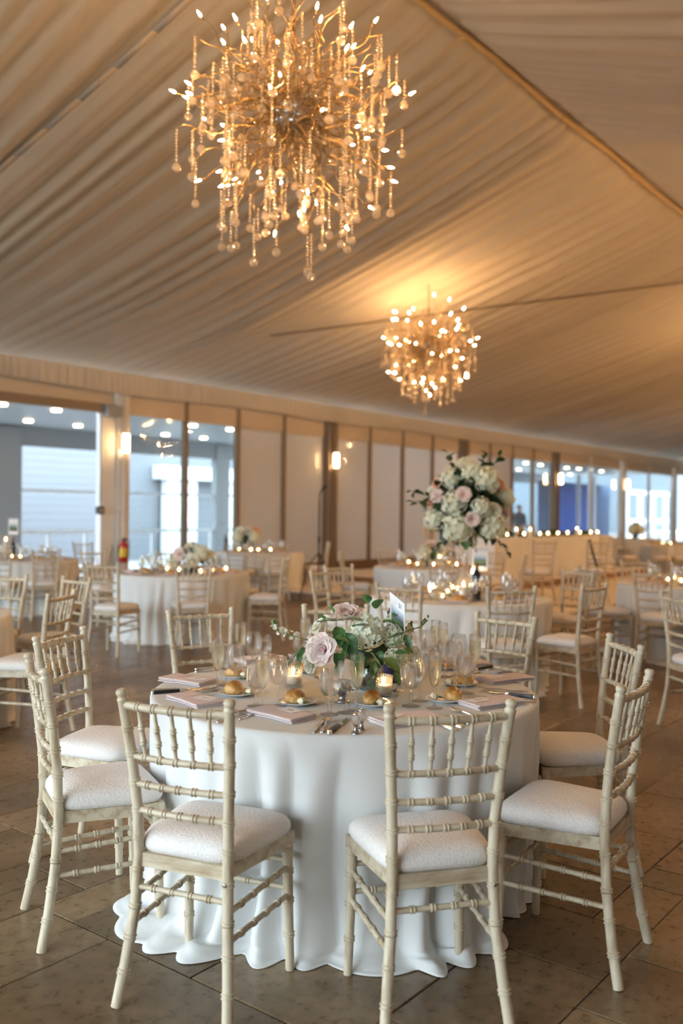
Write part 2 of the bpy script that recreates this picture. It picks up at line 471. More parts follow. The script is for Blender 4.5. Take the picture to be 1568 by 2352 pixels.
floor = struct('floor', MB().box(X0 - 1, X1, RY - .1, WY + .15, -.12, -.0065).mesh('floor', M['grout'], False))
def lay_tiles():
    U = .2032; gx0, gy0 = 1.98 - U * 22, 2.545 - U * 33
    nx, ny = int((X1 - gx0) / U), int((WY - .1 - gy0) / U)
    rr = random.Random(5); used = [[False] * ny for _ in range(nx)]
    sizes = [(3, 2), (3, 3), (2, 3), (2, 2), (4, 3), (3, 4), (2, 1), (1, 1)]
    wts = [6, 4, 4, 4, 4, 2, 2, 1.2]
    tiles = []
    for i in range(nx):
        for j in range(ny):
            if used[i][j]: continue
            order = []
            pool = list(zip(sizes, wts))
            while pool:
                tot = sum(w for _, w in pool); x = rr.random() * tot
                for k, (s, w) in enumerate(pool):
                    x -= w
                    if x <= 0: break
                order.append(pool.pop(k)[0])
            for a, b in order:
                if i + a > nx or j + b > ny: continue
                if any(used[i + p][j + q] for p in range(a) for q in range(b)): continue
                for p in range(a):
                    for q in range(b): used[i + p][j + q] = True
                tiles.append((gx0 + i * U, gy0 + j * U, a * U, b * U, rr.random())); break
    def seen(t):
        c = Vector((t[0] + t[2] / 2, t[1] + t[3] / 2))
        cz = CT * c.x + ST * c.y; cx = ST * c.x - CT * c.y
        if cz < 1.2: return None
        px, py = CXP + F * cx / cz, CYP + F * H / cz
        if not (-60 < px < 1630 and py < 2450): return None
        if (cx - .02) ** 2 + (cz - 3.7) ** 2 < .6 ** 2: return None
        return cz
    vis = sorted((t for t in tiles if seen(t)), key=seen)[:300]
    vs = set(id(t) for t in vis)
    def tone(me, vals):
        a = me.attributes.new('tone', 'FLOAT', 'FACE'); a.data.foreach_set('value', vals)
    g = .0025
    for t in vis:
        cx, cy = t[0] + t[2] / 2, t[1] + t[3] / 2
        me = MB().bevbox(-t[2] / 2 + g, t[2] / 2 - g, -t[3] / 2 + g, t[3] / 2 - g, -.010, 0, .003).mesh('floor_tile', M['tile'], False)
        tone(me, [t[4]] * len(me.polygons))
        ob('floor_tile', me, floor, (cx, cy, 0))
    mb = MB(); tn = []
    for t in tiles:
        if id(t) in vs: continue
        x, y, w, h = t[:4]
        n0 = len(mb.f)
        mb.add([(x + g, y + g, 0), (x + w - g, y + g, 0), (x + w - g, y + h - g, 0), (x + g, y + h - g, 0),
                (x + g, y + g, -.01), (x + w - g, y + g, -.01), (x + w - g, y + h - g, -.01), (x + g, y + h - g, -.01)],
               [(0, 1, 2, 3), (4, 5, 1, 0), (5, 6, 2, 1), (6, 7, 3, 2), (7, 4, 0, 3)])
        tn += [t[4]] * (len(mb.f) - n0)
    me = mb.mesh('floor_tiles_beyond', M['tile'], False); tone(me, tn)
    tag(ob('floor_tiles_beyond', me, floor), kind='stuff')
lay_tiles()

# ------------------------------------------------------------------ pleated ceiling lining, roof skin, ridge cord
def folds(x, seed, step):
    w = x / step + 1.6 * noise.noise(Vector((x * .55, seed, 0))) + .5 * noise.noise(Vector((x * 2.1, seed, 3)))
    a = .65 + .6 * noise.noise(Vector((x * .9, seed, 7)))
    f = w - math.floor(w)
    s = (1 - f / .72) if f < .72 else (f - .72) / .28        # soft pleat with one steep flank
    s = s * s * (3 - 2 * s)
    return a * s
def slope_pt(x, v, side, lo=0.0):
    # v 0 at the eave, 1 at the ridge
    ye = WY - .08 if side > 0 else 2 * YR - WY + .08
    y = ye + (YR - ye) * v
    z = EAVE + (ZR - EAVE) * v
    bay = ((x - COLS[0] - .8) / 6.1) % 1.0
    z -= .10 * math.sin(math.pi * bay) ** .7 * math.sin(math.pi * min(1, v * 1.02)) ** .6 * 1.2
    z -= .10 * math.sin(math.pi * v)
    if lo: return (x, y, z + lo)
    amp = (.105 * min(1, v / .40 + .14)) if side > 0 else .085
    st = .33 if side > 0 else .27
    d = folds(x + .12 * math.sin(v * 3 + x), 1.0 if side > 0 else 9.0, st) * amp
    d += .32 * amp * folds(x, 31.0, .125)
    if side < 0 or v > .82:
        k = 1.0 if side < 0 else (v - .82) / .18
        d += .5 * amp * k * max(0, v - .4) * folds(x, 20.0, .085)
    edge = 1 if v < .985 else (1 - v) / .015
    return (x, y, z - d * edge)
for side, nm in ((1, 'ceiling'), (-1, 'ceiling')):
    nx = 1000 if side > 0 else 760
    mb = MB().grid(nx, 34, lambda u, v: slope_pt(X0 + (X1 - X0) * u ** 1.25, v, side))
    c = struct(nm, mb.mesh('ceiling_lining', M['drape']))
    struct('roof_skin', MB().grid(40, 8, lambda u, v: slope_pt(X0 + (X1 - X0) * u, v, side, .35)).mesh('roof_skin', M['steelgrey']), c)
    seam = [COLS[1] + .8]
    for xs in seam:
        pts = [Vector(slope_pt(xs, v / 16, side)) - Vector((0, 0, .035)) for v in range(17)]
        ribbon = MB()
        for k in range(16):
            a, b = pts[k], pts[k + 1]; w = Vector((.035, 0, 0)); t = Vector((0, 0, .006))
            ribbon.add([a - w, a + w, b + w, b - w, a - w + t, a + w + t, b + w + t, b - w + t],
                       [(0, 3, 2, 1), (4, 5, 6, 7), (0, 1, 5, 4), (3, 7, 6, 2), (0, 4, 7, 3), (1, 2, 6, 5)])
        ob('seam_ribbon', ribbon.mesh('seam_ribbon', M['drape']), c)
rp = [Vector((x, YR, ZR - .06 - .02 * math.sin(x * 2.0))) for x in [X0 + (X1 - X0) * i / 60 for i in range(61)]]
ridge = struct('trim_1', MB().tube(rp, .035, 8).mesh('ridge_cord', M['rope']))
for i in range(16):
    ob('cord_knot', MB().ico(.055, 1).mesh('cord_knot', M['rope']), ridge, (3.2 + 2.35 * i, YR, ZR - .08))
# bracing cable drawn tight against the lining
def lining(px, py):
    lo, hi = 4.0, 40.0
    for _ in range(40):
        m = (lo + hi) / 2; q = DP(px, py, m); v = (WY - .08 - q.y) / (WY - .08 - YR)
        if q.z > slope_pt(q.x, min(max(v, 0), 1), 1, 1e-6)[2]: hi = m
        else: lo = m
    return DP(px, py, lo * .985) - Vector((0, 0, .03))
cpts = [lining(620 + 1000 * i / 30, 767 - 128.7 * i / 30) for i in range(31)]
cab = ob('brace_cable', MB().tube(cpts, .016, 6).mesh('brace_cable', M['cable']))
tag(cab, 'thin dark cable stretched diagonally under the pleated ceiling behind the far chandelier', 'cable')

# ------------------------------------------------------------------ walls
ZG0, ZG1, ZV = .30, 3.29, 3.60
wall_left = struct('wall_left', MB().box(X0, X1, WY, WY + .10, ZG1, EAVE + .25).mesh('wall_left', M['header'], False))
struct('baseboard_left', MB().box(COLS[2], X1, WY - .02, WY + .10, 0, ZG0).mesh('baseboard_left', M['base'], False))
for k, cx in enumerate(COLS):
    w = .16 if k != 2 else .13
    ob('column', MB().bevbox(cx - w, cx + w, WY - .12, WY + .12, 0, EAVE + .1, .01).mesh('column', M['frame'] if 3 <= k <= 5 else M['whitecol'], False), wall_left)
    ob('column_flange', MB().box(cx - .03, cx + .03, WY - .16, WY - .12, 0, EAVE).mesh('column_flange', M['frame'] if 3 <= k <= 5 else M['whitecol'], False), wall_left)
nw = [0]
def window(x0, x1, mat, rails=(), fm='frame', z0=ZG0, z1=ZG1):
    nw[0] += 1
    w = struct('window_%d' % nw[0], None, None, loc=((x0 + x1) / 2, WY + .04, z0))
    hw, hh = (x1 - x0) / 2, z1 - z0
    for s in (-1, 1):
        ob('window_stile', MB().box(min(s * hw, s * (hw - .05)), max(s * hw, s * (hw - .05)), -.06, .05, 0, hh + .30).mesh('window_stile', M[fm], False), w)
    ob('window_head', MB().box(-hw + .05, hw - .05, -.04, .05, hh - .07, hh).mesh('window_head', M[fm] if fm != 'frame' else M['header'], False), w)
    ob('window_pane', MB().box(-hw + .05, hw - .05, -.006, .006, 0, hh - .07).mesh('window_pane', M[mat], False), w)
    for z in rails: ob('window_rail', MB().box(-hw + .05, hw - .05, -.02, .02, z, z + .05).mesh('window_rail', M[fm], False), w)
    return w
def bay(k, kinds):
    a = COLS[k] + .16; b = COLS[k + 1] - .16; n = len(kinds)
    for i, (mt, fm) in enumerate(kinds):
        window(a + (b - a) * i / n, a + (b - a) * (i + 1) / n, mt, fm=fm)
P_, G_ = ('panelw', 'frame'), ('glassp', 'frame')
bay(2, [G_, G_, P_, P_])
bay(3, [P_, P_, P_, P_])
bay(4, [P_, P_, G_, G_])
bay(5, [('glassp', 'white')] * 2)
bay(6, [('glassp', 'white')] * 2)
# the big sliding opening in the first bay: track, jambs, control box on its lead
track = struct('door_1', MB().box(COLS[1] + .1, COLS[2] - .1, WY - .10, WY + .06, 3.20, 3.36).mesh('door_track', M['frame'], False))
ob('door_jamb', MB().box(10.18, 10.50, WY - .06, WY + .08, 0, 3.2).mesh('door_jamb', M['white'], False), track)
ob('door_bracket', MB().box(10.22, 10.52, WY - .2, WY - .08, 3.14, 3.34).mesh('door_bracket', M['steelgrey'], False), track)
ob('door_leaf', MB().box(5.2, 8.20, WY + .0, WY + .05, 0, 3.2).mesh('door_leaf', M['white'], False), track)
# rest of the left wall nearer the camera (out of the frame)
struct('wall_left_near', MB().box(X0, 4.6, WY + .02, WY + .08, 0, ZG1).mesh('wall_left_near', M['panelw'], False))
vz = MB().grid(1500, 4, lambda u, v: (X0 + (X1 - X0) * u ** 1.3, WY - .21 + (.022 + .030 * (1 - v)) * (folds(X0 + (X1 - X0) * u ** 1.3, 3, .15) * 2 - .6), ZV - .015 + .025 * math.sin((X0 + (X1 - X0) * u ** 1.3) * 1.03) * (1 - v) + (EAVE + .02 - ZV) * v))
val = struct('trim_2', vz.mesh('valance', M['drape']))
wall_right = struct('wall_right', MB().box(X0, X1, RY - .1, RY, 0, EAVE + .2).mesh('wall_right', M['whitecol'], False))
wall_far = struct('wall_far', MB().box(X1, X1 + .1, RY, WY, 0, ZR + .4).mesh('wall_far', M['whitecol'], False))
struct('wall_entrance', MB().box(X0 - .1, X0, RY, .5, 0, 3.5).mesh('wall_entrance', M['whitecol'], False))  # added unseen to close part of the open end and dim right-hand daylight
gab = MB().add([(X0, RY, 3.5), (X0, WY, 3.5), (X0, WY, 4.4), (X0, YR, ZR + .45), (X0, RY, 4.4)], [(0, 1, 2, 3, 4)])
struct('wall_near', gab.mesh('gable', M['whitecol'], False))

# ------------------------------------------------------------------ wall lamps
def sconce(px, label):
    X = WX(px, WY - .24)
    t = thing('wall_sconce', label, 'sconce', (X, WY - .24, 2.50), group='wall sconces along the window wall')
    ob('back_plate', MB().box(-.05, .05, .05, .12, .05, .32).mesh('back_plate', M['pewter'], False), t)
    ob('shade', MB().lathe([(.050, 0), (.058, .03), (.058, .30), (.050, .34)], 16).mesh('shade', M['sconce']), t)
    ob('cap', MB().lathe([(.064, .335), (.064, .355), (.03, .37)], 16).mesh('cap', M['pewter'], sharp=40), t)
    ob('finial', MB().lathe([(.02, -.03), (.045, -.012), (.062, 0)], 16).mesh('finial', M['pewter'], sharp=40), t)
for px, nm in ((288, 'lit glass wall sconce on the column beside the big sliding opening'),
               (771, 'lit glass wall sconce on the brown column behind the microphone stand'),
               (1077, 'lit glass wall sconce just above the tall flower centrepiece'),
               (1287, 'lit glass wall sconce beside the blue outdoor curtains'),
               (1441, 'lit glass wall sconce on the farthest white column at right')):
    sconce(px, nm)

# ------------------------------------------------------------------ outside the windows
ground = struct('ground_outside', MB().box(-40, 80, WY + .16, 80, -.3, -.04).mesh('ground', M['deck'], False))
struct('ground_entrance', MB().box(-60, X0 - 1.0, -40, WY, -.3, -.04).mesh('ground', M['entry'], False))
def porch(xa, xb, yo, label, lights):
    t = thing('porch_roof', label, 'porch', ((xa + xb) / 2, WY + .3, 3.25))
    hw, dp = (xb - xa) / 2, yo - WY - .3
    n = int(dp / .42)
    for i in range(n):
        ob('soffit_panel', MB().bevbox(-hw, hw, dp * i / n + .012, dp * (i + 1) / n - .012, .0, .05, .012).mesh('soffit_panel', M['soffit'], False), t, rot=(0, 0, 0))
    ob('deck_roof', MB().box(-hw, hw, 0, dp + .2, .06, .12).mesh('deck_roof', M['steelgrey'], False), t)
    ob('beam', MB().box(-hw, hw, dp - .1, dp + .12, -.42, .0).mesh('beam', M['steelgrey'], False), t)
    for X, Y in lights:
        ob('downlight', MB().lathe([(.085, -.035), (.085, .02)], 16).mesh('downlight', M['down']), t, (X - (xa + xb) / 2, Y - WY - .3, 0))
    return t
pl = []
for px, py in ((63, 976), (127, 951), (177, 986), (2, 939), (378, 1004), (441, 983), (466, 1011), (527, 991)):
    Z = (3.22 - H) * F / (CYP - py); p = W((px - CXP) / F * Z, Z); pl.append((p.x, p.y))
p1 = porch(3.5, 18.5, 17.6, 'grey corrugated porch roof with downlights outside the left windows', pl)
pl = []
for px, py in ((1300, 1070), (1328, 1072), (1354, 1074), (1380, 1077), (1308, 1085), (1206, 1060), (1190, 1075), (1240, 1064)):
    Z = (3.22 - H) * F / (CYP - py); p = W((px - CXP) / F * Z, Z); pl.append((p.x, p.y))
p2 = porch(24.5, 40.0, 18.6, 'grey porch roof with downlights outside the right windows', pl)
YO = 17.55
for px, wd in ((14, .30), (506, .24), (-150, .2)):
    X = WX(px, YO)
    ob('porch_post', MB().box(X - wd, X + wd, YO - .1, YO + .1, 0, 3.2).mesh('porch_post', M['steelgrey'], False), p1).location = -p1.location
rl = thing('porch_railing', 'pale porch railing with two horizontal rails outside the left windows', 'railing', (11, YO, 0))
for z, h in ((1.84, .06), (.93, .07)):
    ob('rail', MB().box(-7, 7, -.03, .03, z, z + h).mesh('rail', M['white'], False), rl)
for i in range(15):
    ob('rail_post', MB().box(-6.97 + i * .98, -6.91 + i * .98, -.025, .025, -.02, .93).mesh('rail_post', M['white'], False), rl)
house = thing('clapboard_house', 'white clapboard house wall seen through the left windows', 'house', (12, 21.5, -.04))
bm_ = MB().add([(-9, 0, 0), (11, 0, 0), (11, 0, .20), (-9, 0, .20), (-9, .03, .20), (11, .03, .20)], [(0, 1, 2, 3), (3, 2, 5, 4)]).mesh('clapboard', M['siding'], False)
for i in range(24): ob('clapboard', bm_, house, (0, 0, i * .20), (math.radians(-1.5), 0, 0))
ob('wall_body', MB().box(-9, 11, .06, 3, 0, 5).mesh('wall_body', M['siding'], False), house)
for px0, px1 in ((380, 414), (430, 450), (518, 540)):
    a, b = WX(px0, 21.2) - 12, WX(px1, 21.2) - 12
    ob('pilaster', MB().box(a, b, -.35, -.1, 0, 2.45).mesh('pilaster', M['white'], False), house)
ob('lintel', MB().box(WX(362, 21.2) - 12, WX(545, 21.2) - 12, -.5, -.05, 2.45, 2.85).mesh('lintel', M['white'], False), house)

def curtain(px0, px1, Y, mat, label, zt=2.85):
    a, b = WX(px0, Y), WX(px1, Y)
    n = max(24, int((b - a) / .03))
    mb = MB().grid(n, 6, lambda u, v: ((u - .5) * (b - a), .05 * math.sin(u * (b - a) * 2 * math.pi / .22 + v), v * zt))
    me = mb.mesh('curtain', M[mat])
    t = ob('outdoor_curtain', me, None, ((a + b) / 2, Y, -.035))
    md = t.modifiers.new('thickness', 'SOLIDIFY'); md.thickness = .01
    tag(t, label, 'curtain', 'outdoor curtains by the right windows')
curtain(1236, 1266, 16.4, 'greyblue', 'slate blue outdoor curtain nearest the frosted panes')
curtain(1286, 1320, 16.4, 'bluec', 'bright blue outdoor curtain right beside the wall sconce')
curtain(1331, 1352, 16.4, 'bluec', 'narrow blue outdoor curtain between two white posts')
curtain(1368, 1400, 16.4, 'greyblue', 'slate blue outdoor curtain beside the white column at right')
for px, lb in ((1325, 'white porch post between the two bright blue curtains'), (1360, 'white porch post before the last slate blue curtain')):
    X = WX(px, 16.3); t = thing('porch_post', lb, 'post', (X, 16.25, -.04))
    ob('post_shaft', MB().box(-.1, .1, -.06, .06, 0, 3.22).mesh('post_shaft', M['white'], False), t)
    ob('post_base', MB().box(-.13, .13, -.09, .09, 0, .15).mesh('post_base', M['white'], False), t)
pg = thing('white_pergola', 'white timber pergola frame outside the farthest windows', 'pergola', (WX(1485, 19), 19, -.04))
hw = (WX(1530, 19) - WX(1440, 19)) / 2
for s in (-1, -.35, .3, 1): ob('pergola_post', MB().box(s * hw - .12, s * hw + .12, -.1, .1, 0, 2.7).mesh('pergola_post', M['white'], False), pg)
for z in (2.7, 1.05): ob('pergola_rail', MB().box(-hw - .3, hw + .3, -.12, .12, z, z + .22).mesh('pergola_rail', M['white'], False), pg)
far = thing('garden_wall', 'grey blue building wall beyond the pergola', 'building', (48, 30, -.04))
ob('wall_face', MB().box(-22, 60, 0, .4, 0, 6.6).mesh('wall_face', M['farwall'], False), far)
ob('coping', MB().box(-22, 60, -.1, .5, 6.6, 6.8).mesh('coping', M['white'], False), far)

# ------------------------------------------------------------------ ballroom chairs
def turned(pts, r0, rings, r1=None, n=10, ring_w=.0035, ring_h=.0032, dbl=.0055):
    """a turned rod along a polyline with doubled bamboo rings at the given fractions"""
    pts = [Vector(p) for p in pts]
    L = [0]
    for a, b in zip(pts, pts[1:]): L.append(L[-1] + (b - a).length)
    T = L[-1]
    def at(s):
        for k in range(len(L) - 1):
            if s <= L[k + 1] + 1e-9: return pts[k].lerp(pts[k + 1], (s - L[k]) / (L[k + 1] - L[k]))
        return pts[-1].copy()
    r1 = r1 if r1 is not None else r0
    ss = {0.0: 0, T: 0}
    for l in L: ss[l] = 0
    for f in rings:
        c = f * T
        for o in ((-dbl, dbl) if dbl else (0,)):
            for d, h in ((-ring_w, 0), (-ring_w * .5, 1), (ring_w * .5, 1), (ring_w, 0)):
                s = min(max(c + o + d, 0), T); ss[s] = max(h, ss.get(s, 0))
    keys = sorted(ss)
    return [at(s) for s in keys], [r0 + (r1 - r0) * s / T + ss[s] * ring_h for s in keys]

def chair_parts():
    P = []
    def tb(name, pts, r, rings, mat='chair', **k):
        p, rad = turned(pts, r, rings, **k)
        P.append((name, MB().tube(p, rad, k.get('n', 10)).mesh(name, M[mat], sharp=60)))
    def bx(s, z):                     # the curved line of the back posts
        tt = [(0, .187, -.228), (.12, .174, -.204), (.28, .158, -.180), (.44, .152, -.171), (.58, .155, -.176), (.74, .166, -.194), (.91, .180, -.222)]
        for (z0, x0, y0), (z1, x1, y1) in zip(tt, tt[1:]):
            if z <= z1: f = (z - z0) / (z1 - z0); return Vector((s * (x0 + (x1 - x0) * f), y0 + (y1 - y0) * f, z))
        return Vector((s * x1, y1, z))
    for s in (-1, 1):
        zs = [0, .06, .12, .2, .28, .36, .44, .51, .58, .66, .74, .82, .903]
        p, rad = turned([bx(s, z) for z in zs], .0168, [.11, .22, .32, .44, .545, .635, .73, .825, .91], r1=.0158, n=12)
        top = p[-1]; d = (p[-1] - p[-2]).normalized()
        for dz, r in ((.004, .0175), (.008, .0175), (.012, .0135), (.018, .0145), (.024, .0175), (.031, .0175), (.036, .014), (.039, .006)):
            p.append(top + d * dz); rad.append(r)
        P.append(('back_post', MB().tube(p, rad, 12).mesh('back_post', M['chair'], sharp=60)))
        fp = [Vector((s * .188, .176, 0)), Vector((s * .184, .168, .2)), Vector((s * .181, .161, .412))]
        tb('front_leg', fp, .0145, [.28, .55, .78, .95], n=12, r1=.017)
    def rail(name, z, r, n=5, sag=.0, fr=None):
        a, b = bx(-1, z), bx(1, z)
        pts = [a.lerp(b, i / 10) + Vector((0, -sag * math.sin(math.pi * i / 10), 0)) for i in range(11)]
        tb(name, pts, r, fr or [(i + 1) / (n + 1) for i in range(n)], 'chair_x')
    rail('top_rail', .893, .0118, sag=.022)
    rail('back_rail', .738, .0098, sag=.018)
    rail('back_rail', .655, .0098, sag=.016)
    rail('back_rail', .575, .0098, sag=.014)
    for i in range(5):
        f = (i + 1) / 6
        a = bx(-1, .738).lerp(bx(1, .738), f) + Vector((0, -.018 * math.sin(math.pi * f), .004))
        b = bx(-1, .893).lerp(bx(1, .893), f) + Vector((0, -.022 * math.sin(math.pi * f), -.004))
        m = a.lerp(b, .5)
        p, rad = turned([a, a.lerp(b, .2), m, a.lerp(b, .8), b], .0085, [.3, .62], dbl=.005, ring_h=.0025)
        rad = [r * (.62 + .38 * min(1, 4.2 * min(k / (len(p) - 1), 1 - k / (len(p) - 1)) + .05)) for k, r in enumerate(rad)]
        P.append(('spindle', MB().tube(p, rad, 8).mesh('spindle', M['chair'], sharp=60)))
    # seat frame: four boards
    def outline(w0, w1, y0, y1): return [(-w0, y0), (w0, y0), (w1, y1), (-w1, y1)]
    o, i_ = outline(.149, .198, -.176, .181), outline(.125, .170, -.15, .155)
    mb = MB(); n = 4
    vs = [(x, y, .405) for x, y in o] + [(x, y, .405) for x, y in i_] + [(x, y, .446) for x, y in o] + [(x, y, .446) for x, y in i_]
    fs = []
    for k in range(4):
        j = (k + 1) % 4
        fs += [(k, j, 8 + j, 8 + k), (4 + j, 4 + k, 12 + k, 12 + j), (8 + k, 8 + j, 12 + j, 12 + k), (j, k, 4 + k, 4 + j)]
    mb.add(vs, fs)
    P.append(('seat_frame', mb.mesh('seat_frame', M['chair_x'], False)))
    P.append(('bolt', MB().lathe([(.006, 0), (.006, .003), (.003, .0035)], 10, m=Matrix.Translation((.152, -.190, .40)) @ Matrix.Rotation(math.pi / 2, 4, 'X')).mesh('bolt', M['screw'])))
    # cushion
    def cush(u, v):
        a = 2 * math.pi * u
        c, s = math.cos(a), math.sin(a)
        e = .34
        x = math.copysign(abs(c) ** e, c); y = math.copysign(abs(s) ** e, s)
        k = max(abs(x), abs(y)); rr = 1.0
        prof = [(.92, .444), (1.0, .449), (1.04, .464), (1.03, .482), (.975, .497), (.87, .507), (.68, .514), (.38, .518), (.001, .519)]
        f = v * (len(prof) - 1); q = min(int(f), len(prof) - 2); g = f - q
        r = prof[q][0] * (1 - g) + prof[q + 1][0] * g; z = prof[q][1] * (1 - g) + prof[q + 1][1] * g
        Y = .008 + y * r * .177
        wd = .158 + (Y + .17) / .35 * .044
        return (x * r * wd, Y, z)
    P.append(('seat_cushion', MB().grid(44, 9, cush, True).mesh('seat_cushion', M['cushion'])))
    def st(a, b, n=4): tb('stretcher', [a, Vector(a).lerp(Vector(b), .5), b], .0088, [(i + 1) / (n + 1) for i in range(n)], 'chair_x', dbl=.005)
    fl = lambda s, z: Vector((s * (.188 - .007 * z / .41), .176 - .015 * z / .41, z))
    for s in (-1, 1):
        st(bx(s, .315), fl(s, .335)); st(bx(s, .235), fl(s, .245))
    st(bx(-1, .345), bx(1, .345)); st(fl(-1, .355), fl(1, .355)); st(fl(-1, .265), fl(1, .265))
    return P
CH = chair_parts()
def chair(p, rz, label, group=None, name='ballroom_chair', z=0.0):
    t = thing(name, label, 'chair', (p.x, p.y, z), rz, group)
    for nm, me in CH: ob(nm, me, t)
    return t
def chair_back(cx, cz, fx, fz, label, group=None, z=0.0):
    """chair whose back (at seat height) stands at plan point cx, cz, facing fx, fz"""
    l = math.hypot(fx, fz); fx /= l; fz /= l
    return chair(W(cx + fx * .228, cz + fz * .228), yaw(fx, fz), label, group, z=z)
def chair_px(px, Z, tx, tz, label, group=None, z=0.0):
    cx = (px - CXP) / F * Z
    d = math.hypot(tx - cx, tz - Z)
    if d < 1.24:                      # keep the seat clear of the cloth
        cx, Z = tx + (cx - tx) * 1.24 / d, tz + (Z - tz) * 1.24 / d
    return chair_back(cx, Z, tx - cx, tz - Z, label, group, z)

# ------------------------------------------------------------------ round tables under long cloths
def skirt_table(name, cx, cz, Rt, label, seed, hem=.10, nf=15, group=None, rows=26, nth=288, zb=0.0):
    rr = random.Random(seed)
    ph = [rr.uniform(0, 6.28) for _ in range(8)]
    # irregular drapes: a list of fold crests, each with its own width and depth
    cr_ = []; a = rr.uniform(0, .3)
    while a < 2 * math.pi - .12:
        w = rr.uniform(.13, .34) * 14 / nf
        cr_.append((a + w / 2, w * .5, rr.uniform(.35, 1.0), rr.uniform(-.10, .10))); a += w
    def fold(a, t):
        f = -.35
        for c, w, d, lean in cr_:
            x = (a - c - lean * t + math.pi) % (2 * math.pi) - math.pi
            if abs(x) < w * 1.25:
                q = math.cos(x / (w * 1.25) * math.pi / 2)
                f = max(f, -.35 + 1.25 * d * q ** 1.3)
        return f
    def hemn(a): return max(0, .45 + .5 * math.sin(2 * a + ph[5]) * math.sin(3 * a + ph[6]) + .35 * math.sin(5 * a + ph[7]))
    ht = .745
    def fn(u, v):
        a = 2 * math.pi * u
        k = v * (rows - 1)
        if k < 6:
            r = Rt * [0.001, .4, .75, .92, .975, .993][int(round(k))]
            return (r * math.cos(a), r * math.sin(a), ht - (.001 if k > 4.5 else 0))
        s = (k - 6) / (rows - 7)              # 0 at the edge, 1 at the hem
        h = hemn(a) * max(.12, .5 + .75 * math.cos(a - 3.0))
        if s < .80:
            t = s / .80
            z = ht - .008 - (ht - .035) * t
            r = Rt + .004 - .022 * t + .100 * t ** .65 * (fold(a, t) - .28)
            if t < .05: r = Rt + .004
            if t > .8: r += (t - .8) * .22 * h
            aa = a + .02 * math.sin(9 * a + 5 * t)
        else:
            t = (s - .80) / .20
            r = Rt - .018 + .100 * (fold(a, 1) - .28) + .044 * h + t * hem * (.12 + 1.15 * h)
            bump = max(0, fold(a + .05 * t, 1)) * .045 * math.sin(math.pi * min(1, t * 1.15)) + .02 * max(0, math.sin(13 * a + 6 * t + ph[4])) * (1 - t)
            z = max(.005, .027 * (1 - t) ** 2 + bump * (.5 + .5 * h))
            aa = a + .03 * t * math.sin(11 * a + ph[1])
        return (r * math.cos(aa), r * math.sin(aa), z)
    t = thing(name, label, 'table', W(cx, cz, zb), group=group)
    c = ob('tablecloth', MB().grid(nth, rows, fn, True).mesh('tablecloth', M['cloth']), t)
    md = c.modifiers.new('thickness', 'SOLIDIFY'); md.thickness = .0025; md.offset = 1
    ob('table_top', MB().lathe([(Rt - .02, .708), (Rt - .012, .716), (Rt - .012, .730), (Rt - .02, .736)], 48).mesh('table_top', M['stagewood'], sharp=40), t)
    for i in range(4):
        a = math.pi / 4 + i * math.pi / 2
        ob('table_leg', MB().tube([(.5 * math.cos(a), .5 * math.sin(a), 0), (.48 * math.cos(a), .48 * math.sin(a), .71)], .016, 8).mesh('table_leg', M['black']), t)
    return t
TT = .7455      # height of things standing on the cloth

MT = (.02, 3.74)
skirt_table('banquet_table', MT[0], MT[1], .775, 'nearest round table under a long white cloth, the one set with card 21', 4, .085, 15, rows=34, nth=420)
seatA = 'chair standing front left of table 21 with its back to the camera'
CH1 = [    # pixels of the two post tops, facing in camera plan
    ((293, 1580, 533, 1612), (0.38, 0.925), 'ivory chair at the front of table 21, left one with its back to us'),
    ((893, 1620, 1175, 1612), (-0.24, 0.97), 'ivory chair at the front of table 21, right one with its back to us'),
    ((85, 1500, 120, 1540), (0.89, 0.455), 'ivory chair at the left of table 21, the nearer one with its screw showing'),
    ((90, 1462, 188, 1442), (0.96, -0.27), 'ivory chair at the left of table 21, just behind the nearer left one'),
    ((1405, 1575, 1482, 1540), (-0.85, 0.53), 'ivory chair at the right of table 21 with the patterned white cushion'),
    ((1395, 1455, 1472, 1487), (-0.995, -0.06), 'ivory chair at the right of table 21, behind the patterned cushion chair'),
    ((385, 1405, 535, 1395), (0.5, -0.865), 'ivory chair on the far side of table 21, left of the flowers'),
    ((695, 1390, 846, 1389), (0.02, -1.0), 'ivory chair on the far side of table 21, hidden behind the flowers'),
    ((1095, 1405, 1228, 1420), (-0.7, -0.72), 'ivory chair on the far side of table 21, right of the number card'),
]
for (xl, yl, xr, yr), fc, lb in CH1:
    m = (G(xl, yl, .935) + G(xr, yr, .935)) / 2
    m.z = 0
    l = math.hypot(*fc); d = W(fc[0] / l, fc[1] / l)
    o = m + d * .222; c_ = W(*MT); gap = (o - c_).length
    if gap < .985: o = c_ + (o - c_) * .985 / gap
    chair(o, yaw(*fc), lb, 'ivory ballroom chairs at table 21')

